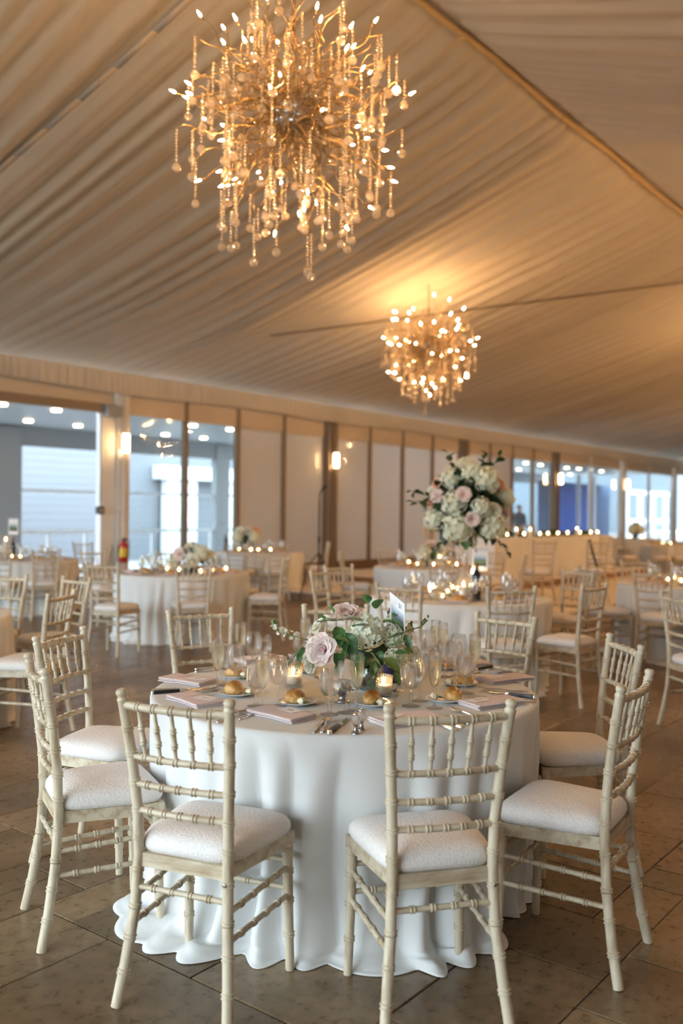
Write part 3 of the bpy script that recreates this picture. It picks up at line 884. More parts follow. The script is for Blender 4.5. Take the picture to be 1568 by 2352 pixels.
T2 = (1.04, 7.95); T3 = (-1.86, 10.7); T4 = (-1.45, 16.2); T5 = (-4.6, 13.2); T6 = (1.22, 12.3)
T7 = (3.75, 9.7); T0 = (-3.02, 6.1); T8 = (9.0, 28.0); T9 = (8.2, 22.5)
BT = [(T2, 'round white-clothed table carrying the tall flower centrepiece', 11), (T3, 'round white-clothed table at left with the low flower bowl', 12),
      (T4, 'round white-clothed table by the window wall, behind the low flower bowl table', 13), (T5, 'round white-clothed table at the far left before the sliding opening', 14),
      (T6, 'round white-clothed table directly behind the tall flower centrepiece', 15), (T7, 'round white-clothed table cut by the right edge, with a glowing candle', 16),
      (T0, 'white-clothed table whose hem just shows at the left edge', 17), (T8, 'farthest round white table at right with the small white bouquet', 18),
      (T9, 'round white table at far right beyond the stage', 19)]
for (c, lb, sd) in BT: skirt_table('banquet_table', c[0], c[1], .775, lb, sd, .09, 15, rows=22, nth=200)

BG = [
    # table 2
    (916, 6.85, T2, 'ivory chair in front of the tall centrepiece table, behind card 21'),
    (1177, 6.70, T2, 'ivory chair in front of the tall centrepiece table, right of the wine bottle'),
    (1368, 7.05, T2, 'ivory chair at the right side of the tall centrepiece table, cushion in full view'),
    (732, 8.45, T2, 'ivory chair seen edge-on at the left of the tall centrepiece table'),
    (778, 9.25, T2, 'ivory chair at the back left of the tall centrepiece table with five spindles showing'),
    (1330, 8.9, T2, 'ivory chair behind the right-hand chair of the tall centrepiece table'),
    # table 3
    (447, 9.45, T3, 'ivory chair with its back to the camera before the low flower bowl table'),
    (236, 9.15, T3, 'ivory chair at the near left of the low flower bowl table'),
    (632, 10.6, T3, 'ivory chair at the right of the low flower bowl table with its cushion showing'),
    (575, 11.6, T3, 'ivory chair at the far right of the low flower bowl table'),
    (215, 11.9, T3, 'ivory chair at the far left of the low flower bowl table'),
    (392, 12.1, T3, 'ivory chair behind the low flower bowl'),
    # table 4
    (545, 15.0, T4, 'ivory chair with its back to the camera at the window-side table'),
    (640, 15.1, T4, 'ivory chair at the front right of the window-side table'),
    (692, 16.3, T4, 'ivory chair at the right end of the window-side table, left of the microphone stand'),
    # table 5
    (107, 12.1, T5, 'ivory chair with its back to the camera at the far left table'),
    (185, 13.4, T5, 'ivory chair at the right of the far left table'),
    (-5, 12.0, T5, 'ivory chair at the front of the far left table, at the left edge'),
    (190, 15.0, (-3.6, 17.0), 'ivory chair standing before the white door jamb'),
    # table 6
    (842, 12.4, T6, 'ivory chair at the left of the table behind the tall centrepiece'),
    (895, 13.4, T6, 'ivory chair at the back left of the table behind the tall centrepiece'),
    (1140, 13.3, T6, 'ivory chair at the back right of the table behind the tall centrepiece'),
    (1195, 12.0, T6, 'ivory chair at the right of the table behind the tall centrepiece'),
    (1020, 11.1, T6, 'ivory chair with its back to the camera behind the tall centrepiece table'),
    # table 7
    (1500, 8.75, T7, 'ivory chair with its back to the camera at the right edge table with a candle'),
    (1420, 9.5, T7, 'ivory chair at the left of the right edge table'),
    (1470, 10.8, T7, 'ivory chair at the far side of the right edge table'),
    (1562, 6.25, (3.5, 6.4), 'ivory chair cut by the right edge of the picture, seen edge-on'),
    # table 0
    (108, 5.92, T0, 'ivory chair at the left edge table, back turned to the nearest left chair'),
    (178, 7.2, T0, 'ivory chair seen edge-on behind the left edge table chair'),
    (18, 7.45, T0, 'ivory chair cut by the left edge of the picture'),
    # far right
    (1420, 21.6, T9, 'ivory chair at the left of the far right table beyond the stage'),
    (1515, 21.2, T9, 'white-draped looking ivory chair in front of the far right table'),
    (1560, 21.8, T9, 'ivory chair at the right of the far right table beyond the stage'),
    (1425, 27.2, T8, 'ivory chair left of the farthest table with the small white bouquet'),
    (1495, 27.0, T8, 'ivory chair right of the farthest table with the small white bouquet'),
]
for px, Z, t, lb in BG: chair_px(px, Z, t[0], t[1], lb, 'ivory ballroom chairs around the farther tables')

# ------------------------------------------------------------------ chandeliers
def chandelier(px, py, Z, label, seed, ztop):
    c = DP(px, py, Z) if px else Vector(py)
    rr = random.Random(seed)
    t = thing('crystal_chandelier', label, 'chandelier', c, rr.uniform(0, 6), 'crystal chandeliers under the tent lining')
    # mirrored hub: a ball with smaller half-balls pressed out of it
    hub = MB().ico(.11, 3)
    for i in range(26):
        k = 1 - 2 * (i + .5) / 26; a = i * 2.39996; s = math.sqrt(1 - k * k)
        hub.ico(.042, 2, (.085 * s * math.cos(a), .085 * s * math.sin(a), .085 * k))
    ob('mirror_hub', hub.mesh('mirror_hub', M['mirror']), t)
    n = int((ztop - c.z) / .05); mb = MB()
    for i in range(n):
        q = Matrix.Rotation(math.pi / 2 * (i % 2), 4, 'Z')
        loop = [q @ Vector((.014 * math.cos(a * math.pi / 4), 0, .10 + i * .05 + .033 * math.sin(a * math.pi / 4))) for a in range(9)]
        mb.tube(loop, .004, 5, False)
    ob('chain', mb.mesh('chain', M['gold']), t)
    ob('stem_rod', MB().tube([(0, 0, .05), (0, 0, .62)], .011, 8).mesh('stem_rod', M['gold']), t)
    # arm shapes: wriggling wires along +X, several lengths
    arms = []
    for v in range(9):
        L = [.40, .48, .55, .60, .64, .68, .72, .75, .78][v]
        p1, p2 = rr.uniform(0, 6), rr.uniform(0, 6); pts = []
        for i in range(15):
            s = i / 14; w = .045 * min(1, s * 3)
            pts.append((.08 + (L - .08) * s, w * math.sin(s * 13 + p1) * (1 - .3 * s), w * math.cos(s * 10 + p2) - .03 * s))
        arms.append((pts, MB().tube(pts, .0042, 5).mesh('wire_arm', M['gold'])))
    strands = []
    for v, nb in enumerate((4, 6, 8, 10, 12)):
        mb = MB()
        for i in range(nb): mb.ico(.0088, 1, (0, 0, -.012 - i * .021))
        mb.tube([(0, 0, .01), (0, 0, -.012 - nb * .021)], .0012, 4)
        strands.append((nb, mb.mesh('bead_strand', M['beads'], False)))
    ball = MB().ico(.028, 2).mesh('crystal_ball', M['ball'], False)
    bulb = MB().lathe([(.002, -.016), (.0066, -.010), (.0074, 0), (.0050, .014), (.001, .026)], 8).mesh('bulb', M['bulb' if (px or Z == 0) else 'bulb2'])
    sock = MB().lathe([(.006, -.045), (.007, -.016)], 8).mesh('bulb_socket', M['gold'])
    NA = 232 if px else 110; nbulb = 0
    for i in range(NA):
        k = 1 - 2 * (i + .5) / NA
        if k > .93: continue
        a = i * 2.39996 + rr.uniform(-.15, .15); el = math.asin(k) + rr.uniform(-.07, .07)
        v = rr.choice([3, 4, 5, 6, 7, 8, 8, 7, 2]) if i % 4 else rr.choice([0, 1, 2, 3])
        pts, me = arms[v]
        rot = Euler((rr.uniform(0, 6.28), -el, a), 'XYZ')
        ob('wire_arm', me, t, rot=rot)
        m = rot.to_matrix()
        end = m @ Vector(pts[-1])
        if i % 4 == 1:
            d = (m @ Vector((1, 0, 0)))
            d = (d + Vector((0, 0, .35))).normalized()
            q = d.to_track_quat('Z', 'Y').to_euler()
            b = ob('bulb', bulb, t, end + d * .045, q); ob('bulb_socket', sock, b); nbulb += 1
        else:
            # strand hangs from the wire's tip, longest underneath
            j = rr.choice([1, 2, 3]) if k > -.2 else rr.choice([2, 3, 4])
            nb, sm = strands[j]
            if end.z > .55 and rr.random() < .5: nb, sm = strands[1]
            s = ob('bead_strand', sm, t, end, (0, 0, rr.uniform(0, 3)))
            ob('crystal_ball', ball, s, (0, 0, -.012 - nb * .021 - .028), (rr.uniform(0, 3), rr.uniform(0, 3), 0))
    return t
chandelier(672, 262, 6.05, 'large bead-strung crystal chandelier hanging at the top of the picture', 3, 6.18)
chandelier(983, 797, 14.75, 'smaller-looking crystal chandelier hanging farther off, whole chain in view', 8, 5.45)

for xyz, w, lb in (((12.5, .6, 4.1), 420, 'crystal chandelier over the right-hand tables, added out of the picture for warm light'),  # unseen chandeliers added to warm the lining and wall panels, bulbs boosted
                   ((20.6, 3.4, 4.1), 420, 'crystal chandelier right of the stage, added out of the picture for warm light'), ((29.0, 4.0, 4.1), 420, 'crystal chandelier over the far right tables, added out of the picture for warm light')):
    chandelier(0, xyz, w, lb, int(xyz[0]), 6.0)

# ------------------------------------------------------------------ flowers
def petal_mesh(mat, cup=.55, curl=.35):
    def fn(u, v):
        a = (u - .5) * 2
        w = .56 * (math.sin(math.pi * (.10 + .56 * v)) ** .9)
        x = a * w
        y = v * (1.0 - .22 * a * a) - .02 * math.cos(a * 7)
        z = cup * (a * a) * .45 + .28 * math.sin(v * 1.9) * cup - curl * max(0, v - .65) ** 1.5 * 1.6 + .03 * math.sin(a * 5 + v * 4)
        return (x, y, z)
    return MB().grid(7, 7, fn).mesh('petal', M[mat])
PET = {k: (petal_mesh(k, .9, .1), petal_mesh(k, .7, .5)) for k in ('pinkp', 'whitep', 'peach')}
PET['heart'] = (petal_mesh('pinkc', 1.0, .05), petal_mesh('pinkp', .9, .2))
def rose(parent, loc, axis, r, kind, n=(3, 4, 5, 6), name='rose', full=True):
    q = Vector(axis).to_track_quat('Z', 'Y').to_euler()
    heart = PET['heart'][0] if kind == 'pinkp' else PET[kind][0]
    core = MB().lathe([(.02, -.3), (.16, -.1), (.17, .1), (.10, .28), (.02, .33)], 10).mesh('rose', heart.materials[0])
    f = ob(name, core, parent, loc, q, r)
    rr = random.Random(hash((round(loc[0], 3), kind)) & 255)
    for L, cnt in enumerate(n):
        frac = L / max(1, len(n) - 1)
        tilt = 78 - 58 * frac
        for i in range(cnt):
            a = 2 * math.pi * (i + .5 * (L % 2)) / cnt + rr.uniform(-.12, .12)
            s = .50 + .50 * frac + rr.uniform(-.04, .05)
            me = heart if L == 0 else PET[kind][0 if L < 2 else 1]
            e = Matrix.Rotation(a, 4, 'Z') @ Matrix.Translation((0, .05 + .12 * frac, -.22 + .02 * L)) @ Matrix.Rotation(math.radians(tilt + rr.uniform(-7, 7)), 4, 'X')
            p = ob('petal', me, f); p.matrix_local = e @ Matrix.Diagonal((s * 1.05, s * .95, s, 1))
    return f
def hydr_mesh(nf, seed, mat='hydr'):
    rr = random.Random(seed); mb = MB()
    mb.ico(.72, 1)
    for i in range(nf):
        k = 1 - 1.75 * (i + .5) / nf; a = i * 2.39996
        s = math.sqrt(max(0, 1 - k * k)); d = Vector((s * math.cos(a), s * math.sin(a), k))
        q = d.to_track_quat('Z', 'Y').to_matrix().to_4x4()
        m = Matrix.Translation(d * rr.uniform(.84, 1.03)) @ q @ Matrix.Rotation(rr.uniform(0, 1.5), 4, 'Z') @ Matrix.Rotation(rr.uniform(-.5, .5), 4, 'X')
        w = 2.6 / math.sqrt(nf)
        for j in range(4):
            mm = m @ Matrix.Rotation(j * math.pi / 2, 4, 'Z')
            vs = [(0, 0, 0), (.30 * w, .20 * w, .05 * w), (.42 * w, .55 * w, .12 * w), (0, .78 * w, .05 * w), (-.30 * w, .50 * w, .12 * w), (-.22 * w, .2 * w, .05 * w), (0, .4 * w, .0)]
            mb.add([mm @ Vector(v) for v in vs], [(0, 1, 6), (1, 2, 6), (2, 3, 6), (3, 4, 6), (4, 5, 6), (5, 0, 6)])
    return mb.mesh('hydrangea', M[mat], False)
HYD = [hydr_mesh(70, 1), hydr_mesh(70, 2), hydr_mesh(46, 3)]
def leaf_mesh(mat, w=.42, droop=.3):
    def fn(u, v):
        a = (u - .5) * 2; ww = w * math.sin(math.pi * min(1, .04 + v * .96)) ** .75 * (1 - .25 * v)
        return (a * ww, v, .12 * abs(a) * ww / w - droop * v * v + .03 * math.sin(v * 9 + a))
    return MB().grid(5, 8, fn).mesh('leaf', M[mat])
LEAF = {k: [leaf_mesh(k, .34, .25), leaf_mesh(k, .42, .5), leaf_mesh(k, .26, .1)] for k in ('leaf', 'leafy', 'darkleaf')}
def leaf(parent, loc, d, L, kind='leaf', roll=0.0, v=None):
    d = Vector(d).normalized()
    q = d.to_track_quat('Y', 'Z').to_matrix().to_4x4() @ Matrix.Rotation(roll, 4, 'Y')
    o = ob('leaf', LEAF[kind][R.randrange(3) if v is None else v], parent)
    o.matrix_local = Matrix.Translation(loc) @ q @ Matrix.Diagonal((L, L, L, 1)); return o
def fern(parent, loc, d, L, seed=0):
    d = Vector(d).normalized(); rr = random.Random(seed); mb = MB()
    side = d.cross(Vector((0, 0, 1))).normalized(); up = side.cross(d)
    pts = [Vector((0, 0, 0)) + d * (L * i / 10) - Vector((0, 0, .12 * L * (i / 10) ** 2)) for i in range(11)]
    mb.tube(pts, .0012, 4)
    for i in range(2, 11):
        for s in (-1, 1):
            for b in (0, .5):
                p = pts[i]; l = L * .30 * (1 - .75 * i / 10) + .006
                e = p + (side * s + d * .8 + up * rr.uniform(-.4, .5)) * l
                mb.tube([p, e], [.0011, .0006], 3, False)
                mb.tube([p.lerp(e, .5), p.lerp(e, .5) + d * l * .5], [.0009, .0005], 3, False)
    return ob('fern_sprig', mb.mesh('fern_sprig', M['fern']), parent, loc)
def stock(parent, pts, name='stock_stem', blooms=True, seed=1):
    rr = random.Random(seed)
    s = ob(name, MB().tube(pts, [.0035 - .002 * i / (len(pts) - 1) for i in range(len(pts))], 6).mesh(name, M['stem']), parent)
    pts = [Vector(p) for p in pts]
    if blooms:
        fl = MB()
        for j in range(5):
            mm = Matrix.Rotation(j * 1.2566, 4, 'Z') @ Matrix.Rotation(.35, 4, 'X')
            vs = [(0, 0, 0), (.5, .35, .1), (.55, .9, .15), (0, 1.1, .25), (-.55, .9, .15), (-.5, .35, .1)]
            fl.add([mm @ Vector(v) for v in vs], [(0, 1, 2, 3), (0, 3, 4, 5)])
        fm = fl.mesh('blossom', M['whitep'])
        for i in range(26):
            f = rr.uniform(.18, .92); k = f * (len(pts) - 1); a = pts[int(k)].lerp(pts[min(int(k) + 1, len(pts) - 1)], k % 1)
            d = Vector((rr.uniform(-1, 1), rr.uniform(-1, 1), rr.uniform(-.6, 1))).normalized()
            ob('blossom', fm, s, a + d * .013, d.to_track_quat('Z', 'Y').to_euler(), rr.uniform(.010, .016) * (1.1 - .5 * (1 - f)))
    bud = MB().ico(.0055, 1, sc3=(.8, .8, 1.3)).mesh('bud', M['stem'])
    for i in range(9):
        f = (0.0 + .2 * i / 9) if blooms else rr.uniform(0, 1)
        k = f * (len(pts) - 1); a = pts[int(k)].lerp(pts[min(int(k) + 1, len(pts) - 1)], k % 1)
        ob('bud', bud, s, a + Vector((rr.uniform(-1, 1), rr.uniform(-1, 1), rr.uniform(0, 1.4))) * (.008 if blooms else .014))
    return s

TOC = -W(0, 1)                        # towards the camera
RGT = W(1, 0)
UP = Vector((0, 0, 1))
FZ = 3.74
fa_loc = W((852 - CXP) / F * FZ, FZ, TT)
fa = thing('flower_arrangement', 'low arrangement of blush roses and white hydrangea on table 21', 'flowers', fa_loc)
def fp(px, py, Z): return DP(px, py, Z) - fa_loc
ob('vase', MB().lathe([(.030, 0), (.046, .004), (.058, .03), (.060, .06), (.055, .092), (.050, .105), (.047, .105), (.045, .06), (.02, .012)], 24, cap1=True).mesh('vase', M['merc']), fa)
rose(fa, fp(742, 1492, 3.56), TOC * 1 - RGT * .35 + UP * .15, .066, 'pinkp', (3, 4, 5, 6, 6))
rose(fa, fp(797, 1412, 3.74), UP * 1 + TOC * .35 + RGT * .1, .064, 'pinkp', (3, 4, 5, 6))
rose(fa, fp(738, 1440, 3.72), UP * .8 - RGT * .9 + TOC * .3, .052, 'whitep', (3, 4, 4, 4))
rose(fa, fp(716, 1528, 3.60), TOC * .8 - RGT * .6 + UP * .1, .034, 'whitep', (3, 4, 5))
rose(fa, fp(704, 1512, 3.63), TOC * .5 - RGT * .8 + UP * .4, .026, 'whitep', (3, 4, 5))
for (px, py, Z, r, k) in ((842, 1452, 3.64, .070, 0), (902, 1462, 3.68, .048, 1), (906, 1512, 3.62, .042, 2), (945, 1505, 3.76, .04, 2), (905, 1425, 3.80, .035, 2), (820, 1470, 3.85, .06, 1)):
    d = (TOC * 1 + UP * .6 + RGT * ((px - 842) / 120))
    ob('hydrangea', HYD[k], fa, fp(px, py, Z), Vector(d).to_track_quat('Z', 'Y').to_euler(), r)
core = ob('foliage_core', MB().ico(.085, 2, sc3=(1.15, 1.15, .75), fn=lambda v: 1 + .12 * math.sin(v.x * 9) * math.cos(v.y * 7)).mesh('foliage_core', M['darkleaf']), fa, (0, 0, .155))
LV = [(765, 1410, 3.62, -.3, 1, .05, 'leaf'), (862, 1398, 3.72, .25, 1, .06, 'leaf'), (775, 1440, 3.58, .1, -.4, .08, 'leaf'), (792, 1455, 3.56, .3, -.6, .085, 'leaf'), (800, 1478, 3.55, -.3, -.7, .07, 'leaf'),
      (700, 1488, 3.60, -.5, -.7, .055, 'leaf'), (880, 1430, 3.60, .6, .2, .06, 'leaf'), (850, 1500, 3.55, .6, -.6, .07, 'leafy'), (875, 1495, 3.55, -.2, -.9, .06, 'leaf'), (880, 1512, 3.53, .7, -.4, .08, 'leafy'),
      (905, 1500, 3.56, .8, .1, .06, 'leaf'), (835, 1512, 3.54, -.5, -.7, .065, 'leaf'), (770, 1500, 3.52, .5, -.8, .06, 'leaf'), (925, 1490, 3.60, 1, -.3, .055, 'leafy'), (930, 1458, 3.62, .3, -.9, .06, 'leaf'),
      (810, 1440, 3.6, .6, .3, .07, 'leaf'), (760, 1465, 3.55, .8, .2, .07, 'leaf'), (860, 1520, 3.53, -.2, -.9, .06, 'leafy'), (905, 1545, 3.56, .4, -.7, .05, 'leafy'), (780, 1520, 3.6, -.2, -.8, .06, 'leaf'), (935, 1525, 3.62, .8, -.5, .05, 'leafy'), (820, 1500, 3.55, .2, -1, .07, 'leaf'), (745, 1425, 3.66, -.4, .6, .05, 'leaf'),
      (845, 1385, 3.75, -.2, 1, .05, 'leaf'), (898, 1415, 3.72, .8, .5, .05, 'leaf')]
for i, (px, py, Z, dx, dz, L, k) in enumerate(LV):
    leaf(fa, fp(px, py, Z), RGT * dx + UP * dz + TOC * .45, L * 1.1, k, R.uniform(-.6, .6))
for i, (px, py, Z, dx, dz, L) in enumerate(((705, 1475, 3.6, -.8, -.8, .10), (840, 1425, 3.62, -1, .2, .10), (790, 1425, 3.6, -1, .1, .10), (880, 1470, 3.55, .5, .3, .09), (850, 1525, 3.52, .3, -1, .09), (870, 1535, 3.53, -.5, -1, .08), (700, 1495, 3.58, -.5, -1, .09), (885, 1485, 3.54, .9, .4, .08))):
    fern(fa, fp(px, py, Z), RGT * dx + UP * dz + TOC * .3, L, i)
stock(fa, [fp(626, 1428, 3.66), fp(632, 1446, 3.66), fp(655, 1456, 3.66), fp(690, 1466, 3.67), fp(735, 1478, 3.70)], seed=4)
stock(fa, [fp(981, 1424, 3.76), fp(966, 1440, 3.75), fp(940, 1447, 3.75), fp(905, 1462, 3.74)], 'budding_stem', False, 6)
stock(fa, [fp(943, 1432, 3.8), fp(938, 1455, 3.8), fp(925, 1490, 3.78)], 'stock_stem', True, 8)

# ------------------------------------------------------------------ glasses
def lathe_me(name, prof, mat, n=28, c0=False, c1=False): return MB().lathe(prof, n, c0, c1).mesh(name, M[mat], sharp=50)
def outl(prof, t=.0012): return prof
GL = {}
GL['water_goblet'] = [('bowl', lathe_me('bowl', [(.007, .062), (.022, .068), (.033, .082), (.0375, .100), (.0375, .118), (.035, .140), (.0335, .160)], 'bowlglass')),
    ('stem', lathe_me('stem', [(.034, 0), (.034, .002), (.020, .006), (.008, .012), (.0065, .022), (.010, .034), (.006, .044), (.0055, .054), (.009, .062)], 'stemglass', 24, True, True)),
    ('water', lathe_me('water', [(.004, .0645), (.021, .0695), (.032, .083), (.0364, .100), (.0364, .118), (.0343, .138)], 'water', 28, True, True))]
GL['wine_glass'] = [('bowl', lathe_me('bowl', [(.005, .078), (.018, .083), (.031, .098), (.0375, .120), (.0370, .142), (.0335, .165), (.0305, .185)], 'bowlglass')),
    ('stem', lathe_me('stem', [(.034, 0), (.034, .002), (.018, .006), (.006, .013), (.0042, .030), (.0042, .060), (.006, .074), (.007, .079)], 'stemglass', 24, True, True))]
GL['champagne_flute'] = [('bowl', lathe_me('bowl', [(.004, .078), (.012, .084), (.0195, .104), (.0245, .132), (.0255, .160), (.0245, .190), (.0235, .208)], 'bowlglass')),
    ('stem', lathe_me('stem', [(.031, 0), (.031, .002), (.016, .006), (.006, .013), (.004, .028), (.004, .062), (.006, .074), (.006, .079)], 'stemglass', 24, True, True)),
    ('champagne', lathe_me('champagne', [(.003, .0795), (.011, .0855), (.0184, .105), (.0234, .133), (.0244, .160), (.0238, .178)], 'champ', 28, True, True))]
def walled(kind):
    out = []
    for nm, me in GL[kind]:
        if nm == 'bowl':
            n = 28; zs = [(math.hypot(me.vertices[k * n].co.x, me.vertices[k * n].co.y), me.vertices[k * n].co.z) for k in range(len(me.vertices) // n)]
            t = .0011
            prof = [(r + t * .5, z) for r, z in zs] + [(zs[-1][0], zs[-1][1] + .0008)] + [(max(.001, r - t * .5), z + (.0015 if k == len(zs) - 1 else 0)) for k, (r, z) in enumerate(reversed(zs))]
            me = MB().lathe(prof, 40, True, True).mesh('bowl', M['wallglass'], sharp=60)
        out.append((nm, me))
    return out
GLW = {k: walled(k) for k in GL}
def glass(kind, p, label, group=None, lite=True, s=1.0):
    t = thing(kind, label, 'glass', (p.x, p.y, p.z), R.uniform(0, 6), group, scale=s)
    for nm, me in (GL if lite else GLW)[kind]:
        ob(nm, me, t)
    return t
def on(px, py): return G(px, py, TT)
SEAT = {'A': 'before the front left chair', 'B': 'before the front right chair', 'D': 'before the near left chair', 'C': 'before the rear left chair',
        'F': 'before the patterned cushion chair at right', 'E': 'before the rear right chair', 'G': 'before the far left chair', 'H': 'before the far chair behind the flowers', 'I': 'before the far right chair'}
GLS = [('water_goblet', 756, 1641, 'A'), ('wine_glass', 795, 1637, 'A'), ('champagne_flute', 819, 1632, 'A'),
       ('water_goblet', 943, 1622, 'B'), ('wine_glass', 963, 1610, 'B'), ('champagne_flute', 997, 1627, 'B'),
       ('water_goblet', 588, 1622, 'D'), ('champagne_flute', 602, 1632, 'D'), ('wine_glass', 638, 1622, 'D'),
       ('champagne_flute', 499, 1586, 'C'), ('wine_glass', 540, 1586, 'C'), ('water_goblet', 515, 1574, 'C'),
       ('champagne_flute', 551, 1533, 'G'), ('wine_glass', 580, 1548, 'G'), ('water_goblet', 604, 1540, 'G'),
       ('water_goblet', 1067, 1592, 'F'), ('champagne_flute', 1090, 1568, 'F'), ('wine_glass', 1042, 1576, 'F'),
       ('water_goblet', 1022, 1555, 'E'), ('wine_glass', 1052, 1552, 'E'), ('champagne_flute', 1016, 1532, 'E'),
       ('wine_glass', 983, 1540, 'I'), ('water_goblet', 960, 1548, 'I'), ('champagne_flute', 1000, 1524, 'I'),
       ('champagne_flute', 700, 1516, 'H'), ('wine_glass', 722, 1520, 'H'), ('water_goblet', 690, 1532, 'H')]
DESC = {'water_goblet': 'short-stemmed goblet of iced water', 'wine_glass': 'empty stemmed wine glass', 'champagne_flute': 'flute of pale champagne'}
for k, px, py, s in GLS:
    glass(k, on(px, py), '%s on table 21 %s' % (DESC[k], SEAT[s]), 'glasses on table 21', lite=False)

# ------------------------------------------------------------------ napkins and place cards
def napkin_me():
    mb = MB(); w, d = .115, .062
    rr = random.Random(2)
    for i, (z, t, dx, dy) in enumerate(((.0, .0055, 0, 0), (.0062, .0055, -.002, .003), (.0124, .006, .001, -.001))):
        def fn(u, v, z=z, t=t, dx=dx, dy=dy):
            a = 2 * math.pi * v
            # flat rounded section swept across the width
            c, s = math.cos(a), math.sin(a)
            y = d * math.copysign(abs(c) ** .25, c) + dy; zz = z + t / 2 + t / 2 * math.copysign(abs(s) ** .6, s)
            x = (u - .5) * 2 * w + dx
            return (x, y + .004 * math.sin(u * 3 + i), zz + .0010 * math.sin(u * 7 + y * 40))
        mb.grid(9, 20, fn)
        for e in (0, 1):
            vs = [fn(e, j / 19) for j in range(19)]; mb.add(vs, [tuple(range(19)) if e else tuple(range(18, -1, -1))])
    mb.tube([(-.028, d + .001, .002), (-.028, d + .0015, .017), (-.028, d - .004, .0188), (-.028, -d + .004, .0188), (-.028, -d - .0015, .017), (-.028, -d - .001, .002)], .0007, 4)
    return mb.mesh('napkin', M['napkin'])
NAP = napkin_me()
def scribble_me(seed):
    rr = random.Random(seed); mb = MB(); x = -.016; L = rr.uniform(.03, .042); pts = []
    n = 46; ph = rr.uniform(0, 6)
    for i in range(n):
        f = i / (n - 1); amp = .0030 + .0032 * max(0, math.sin(f * 9 + ph)) * rr.random()
        pts.append((x + L * f + .0012 * math.cos(i * 1.25), amp * math.sin(i * 1.25), .0006))
    for a, b in zip(pts, pts[1:]):
        dx, dy = b[0] - a[0], b[1] - a[1]; l = math.hypot(dx, dy) + 1e-9; nx, ny = -dy / l * .0008, dx / l * .0008
        mb.add([(a[0] + nx, a[1] + ny, a[2]), (a[0] - nx, a[1] - ny, a[2]), (b[0] - nx, b[1] - ny, b[2]), (b[0] + nx, b[1] + ny, b[2])], [(0, 1, 2, 3)])
    return mb.mesh('handwriting', M['ink'], False)
CARDM = MB().bevbox(-.045, .045, -.028, .028, 0, .0005, .0001).mesh('place_card', M['paper'], False)
def setting(s, px, py, card_off, turn=0.0):
    p = on(px, py); c = W(*MT)
    d = Vector((c.x - p.x, c.y - p.y)); a = math.atan2(d.y, d.x) - math.pi / 2 + turn
    nk = ob('folded_napkin', NAP, None, (p.x, p.y, TT), (0, 0, a))
    tag(nk, 'folded blush napkin on table 21 %s' % SEAT[s], 'napkin', 'napkins on table 21')
    o = Matrix.Rotation(a, 3, 'Z') @ Vector((card_off[0], card_off[1], 0))
    pc = ob('place_card', CARDM, None, (p.x + o.x, p.y + o.y, TT + .0196), (0, 0, a + card_off[2]))
    tag(pc, 'white handwritten place card on the napkin %s' % SEAT[s], 'place card', 'place cards on table 21')
    ob('handwriting', scribble_me(ord(s)), pc)
    return a
setting('A', 644, 1645, (.015, .035, -.15), -.30)
setting('D', 448, 1612, (.045, .02, .35), .25)
setting('C', 432, 1566, (.055, .0, .0), 1.2)
setting('B', 932, 1657, (-.05, .03, .2), .25)
setting('F', 1130, 1618, (-.055, .02, .15), -.55)
setting('E', 1160, 1563, (-.05, .01, .1), -1.35)
setting('G', 592, 1517, (.03, .01, 0), .2)
setting('H', 722, 1512, (-.03, .0, 0), .15)
setting('I', 1082, 1524, (-.03, .0, .1), -.5)

# ------------------------------------------------------------------ bread plates
PLATE = MB().lathe([(.040, 0), (.042, .003), (.060, .007), (.074, .014), (.075, .0155), (.073, .0160), (.058, .0095), (.040, .0055), (.001, .005)], 36, True, False).mesh('bread_plate', M['china'], sharp=70)
def roll_me(kind, seed):
    def fn(v):
        n = noise.noise(v * 2.2 + Vector((seed, 0, 0)))
        r = 1 + .10 * n
        if kind == 'twist': r += .16 * math.sin(v.x * 5.5 + v.y * 3.0 + seed) * max(0, v.z + .2)
        if kind == 'round': r += -.06 * math.exp(-((v.x - v.y * .3) * 6) ** 2) * max(0, v.z)
        return r
    s3 = (1.12, .92, .74) if kind == 'round' else (1.42, .85, .76)
    mb = MB().ico(.040 if kind == 'round' else .037, 4, sc3=s3, fn=fn)
    zmin = -.019
    mb.v = [(x, y, max(z, zmin) - zmin) for x, y, z in mb.v]
    return mb.mesh('bread_roll', M['bread'])
ROLLS = [roll_me('round', 1), roll_me('twist', 2), roll_me('round', 5), roll_me('twist', 7)]
BUT = MB().ico(.016, 2, sc3=(1.1, .9, .8), fn=lambda v: 1 + .18 * math.sin(v.x * 6) * math.sin(v.y * 7 + 1)).mesh('butter_curl', M['butter'])
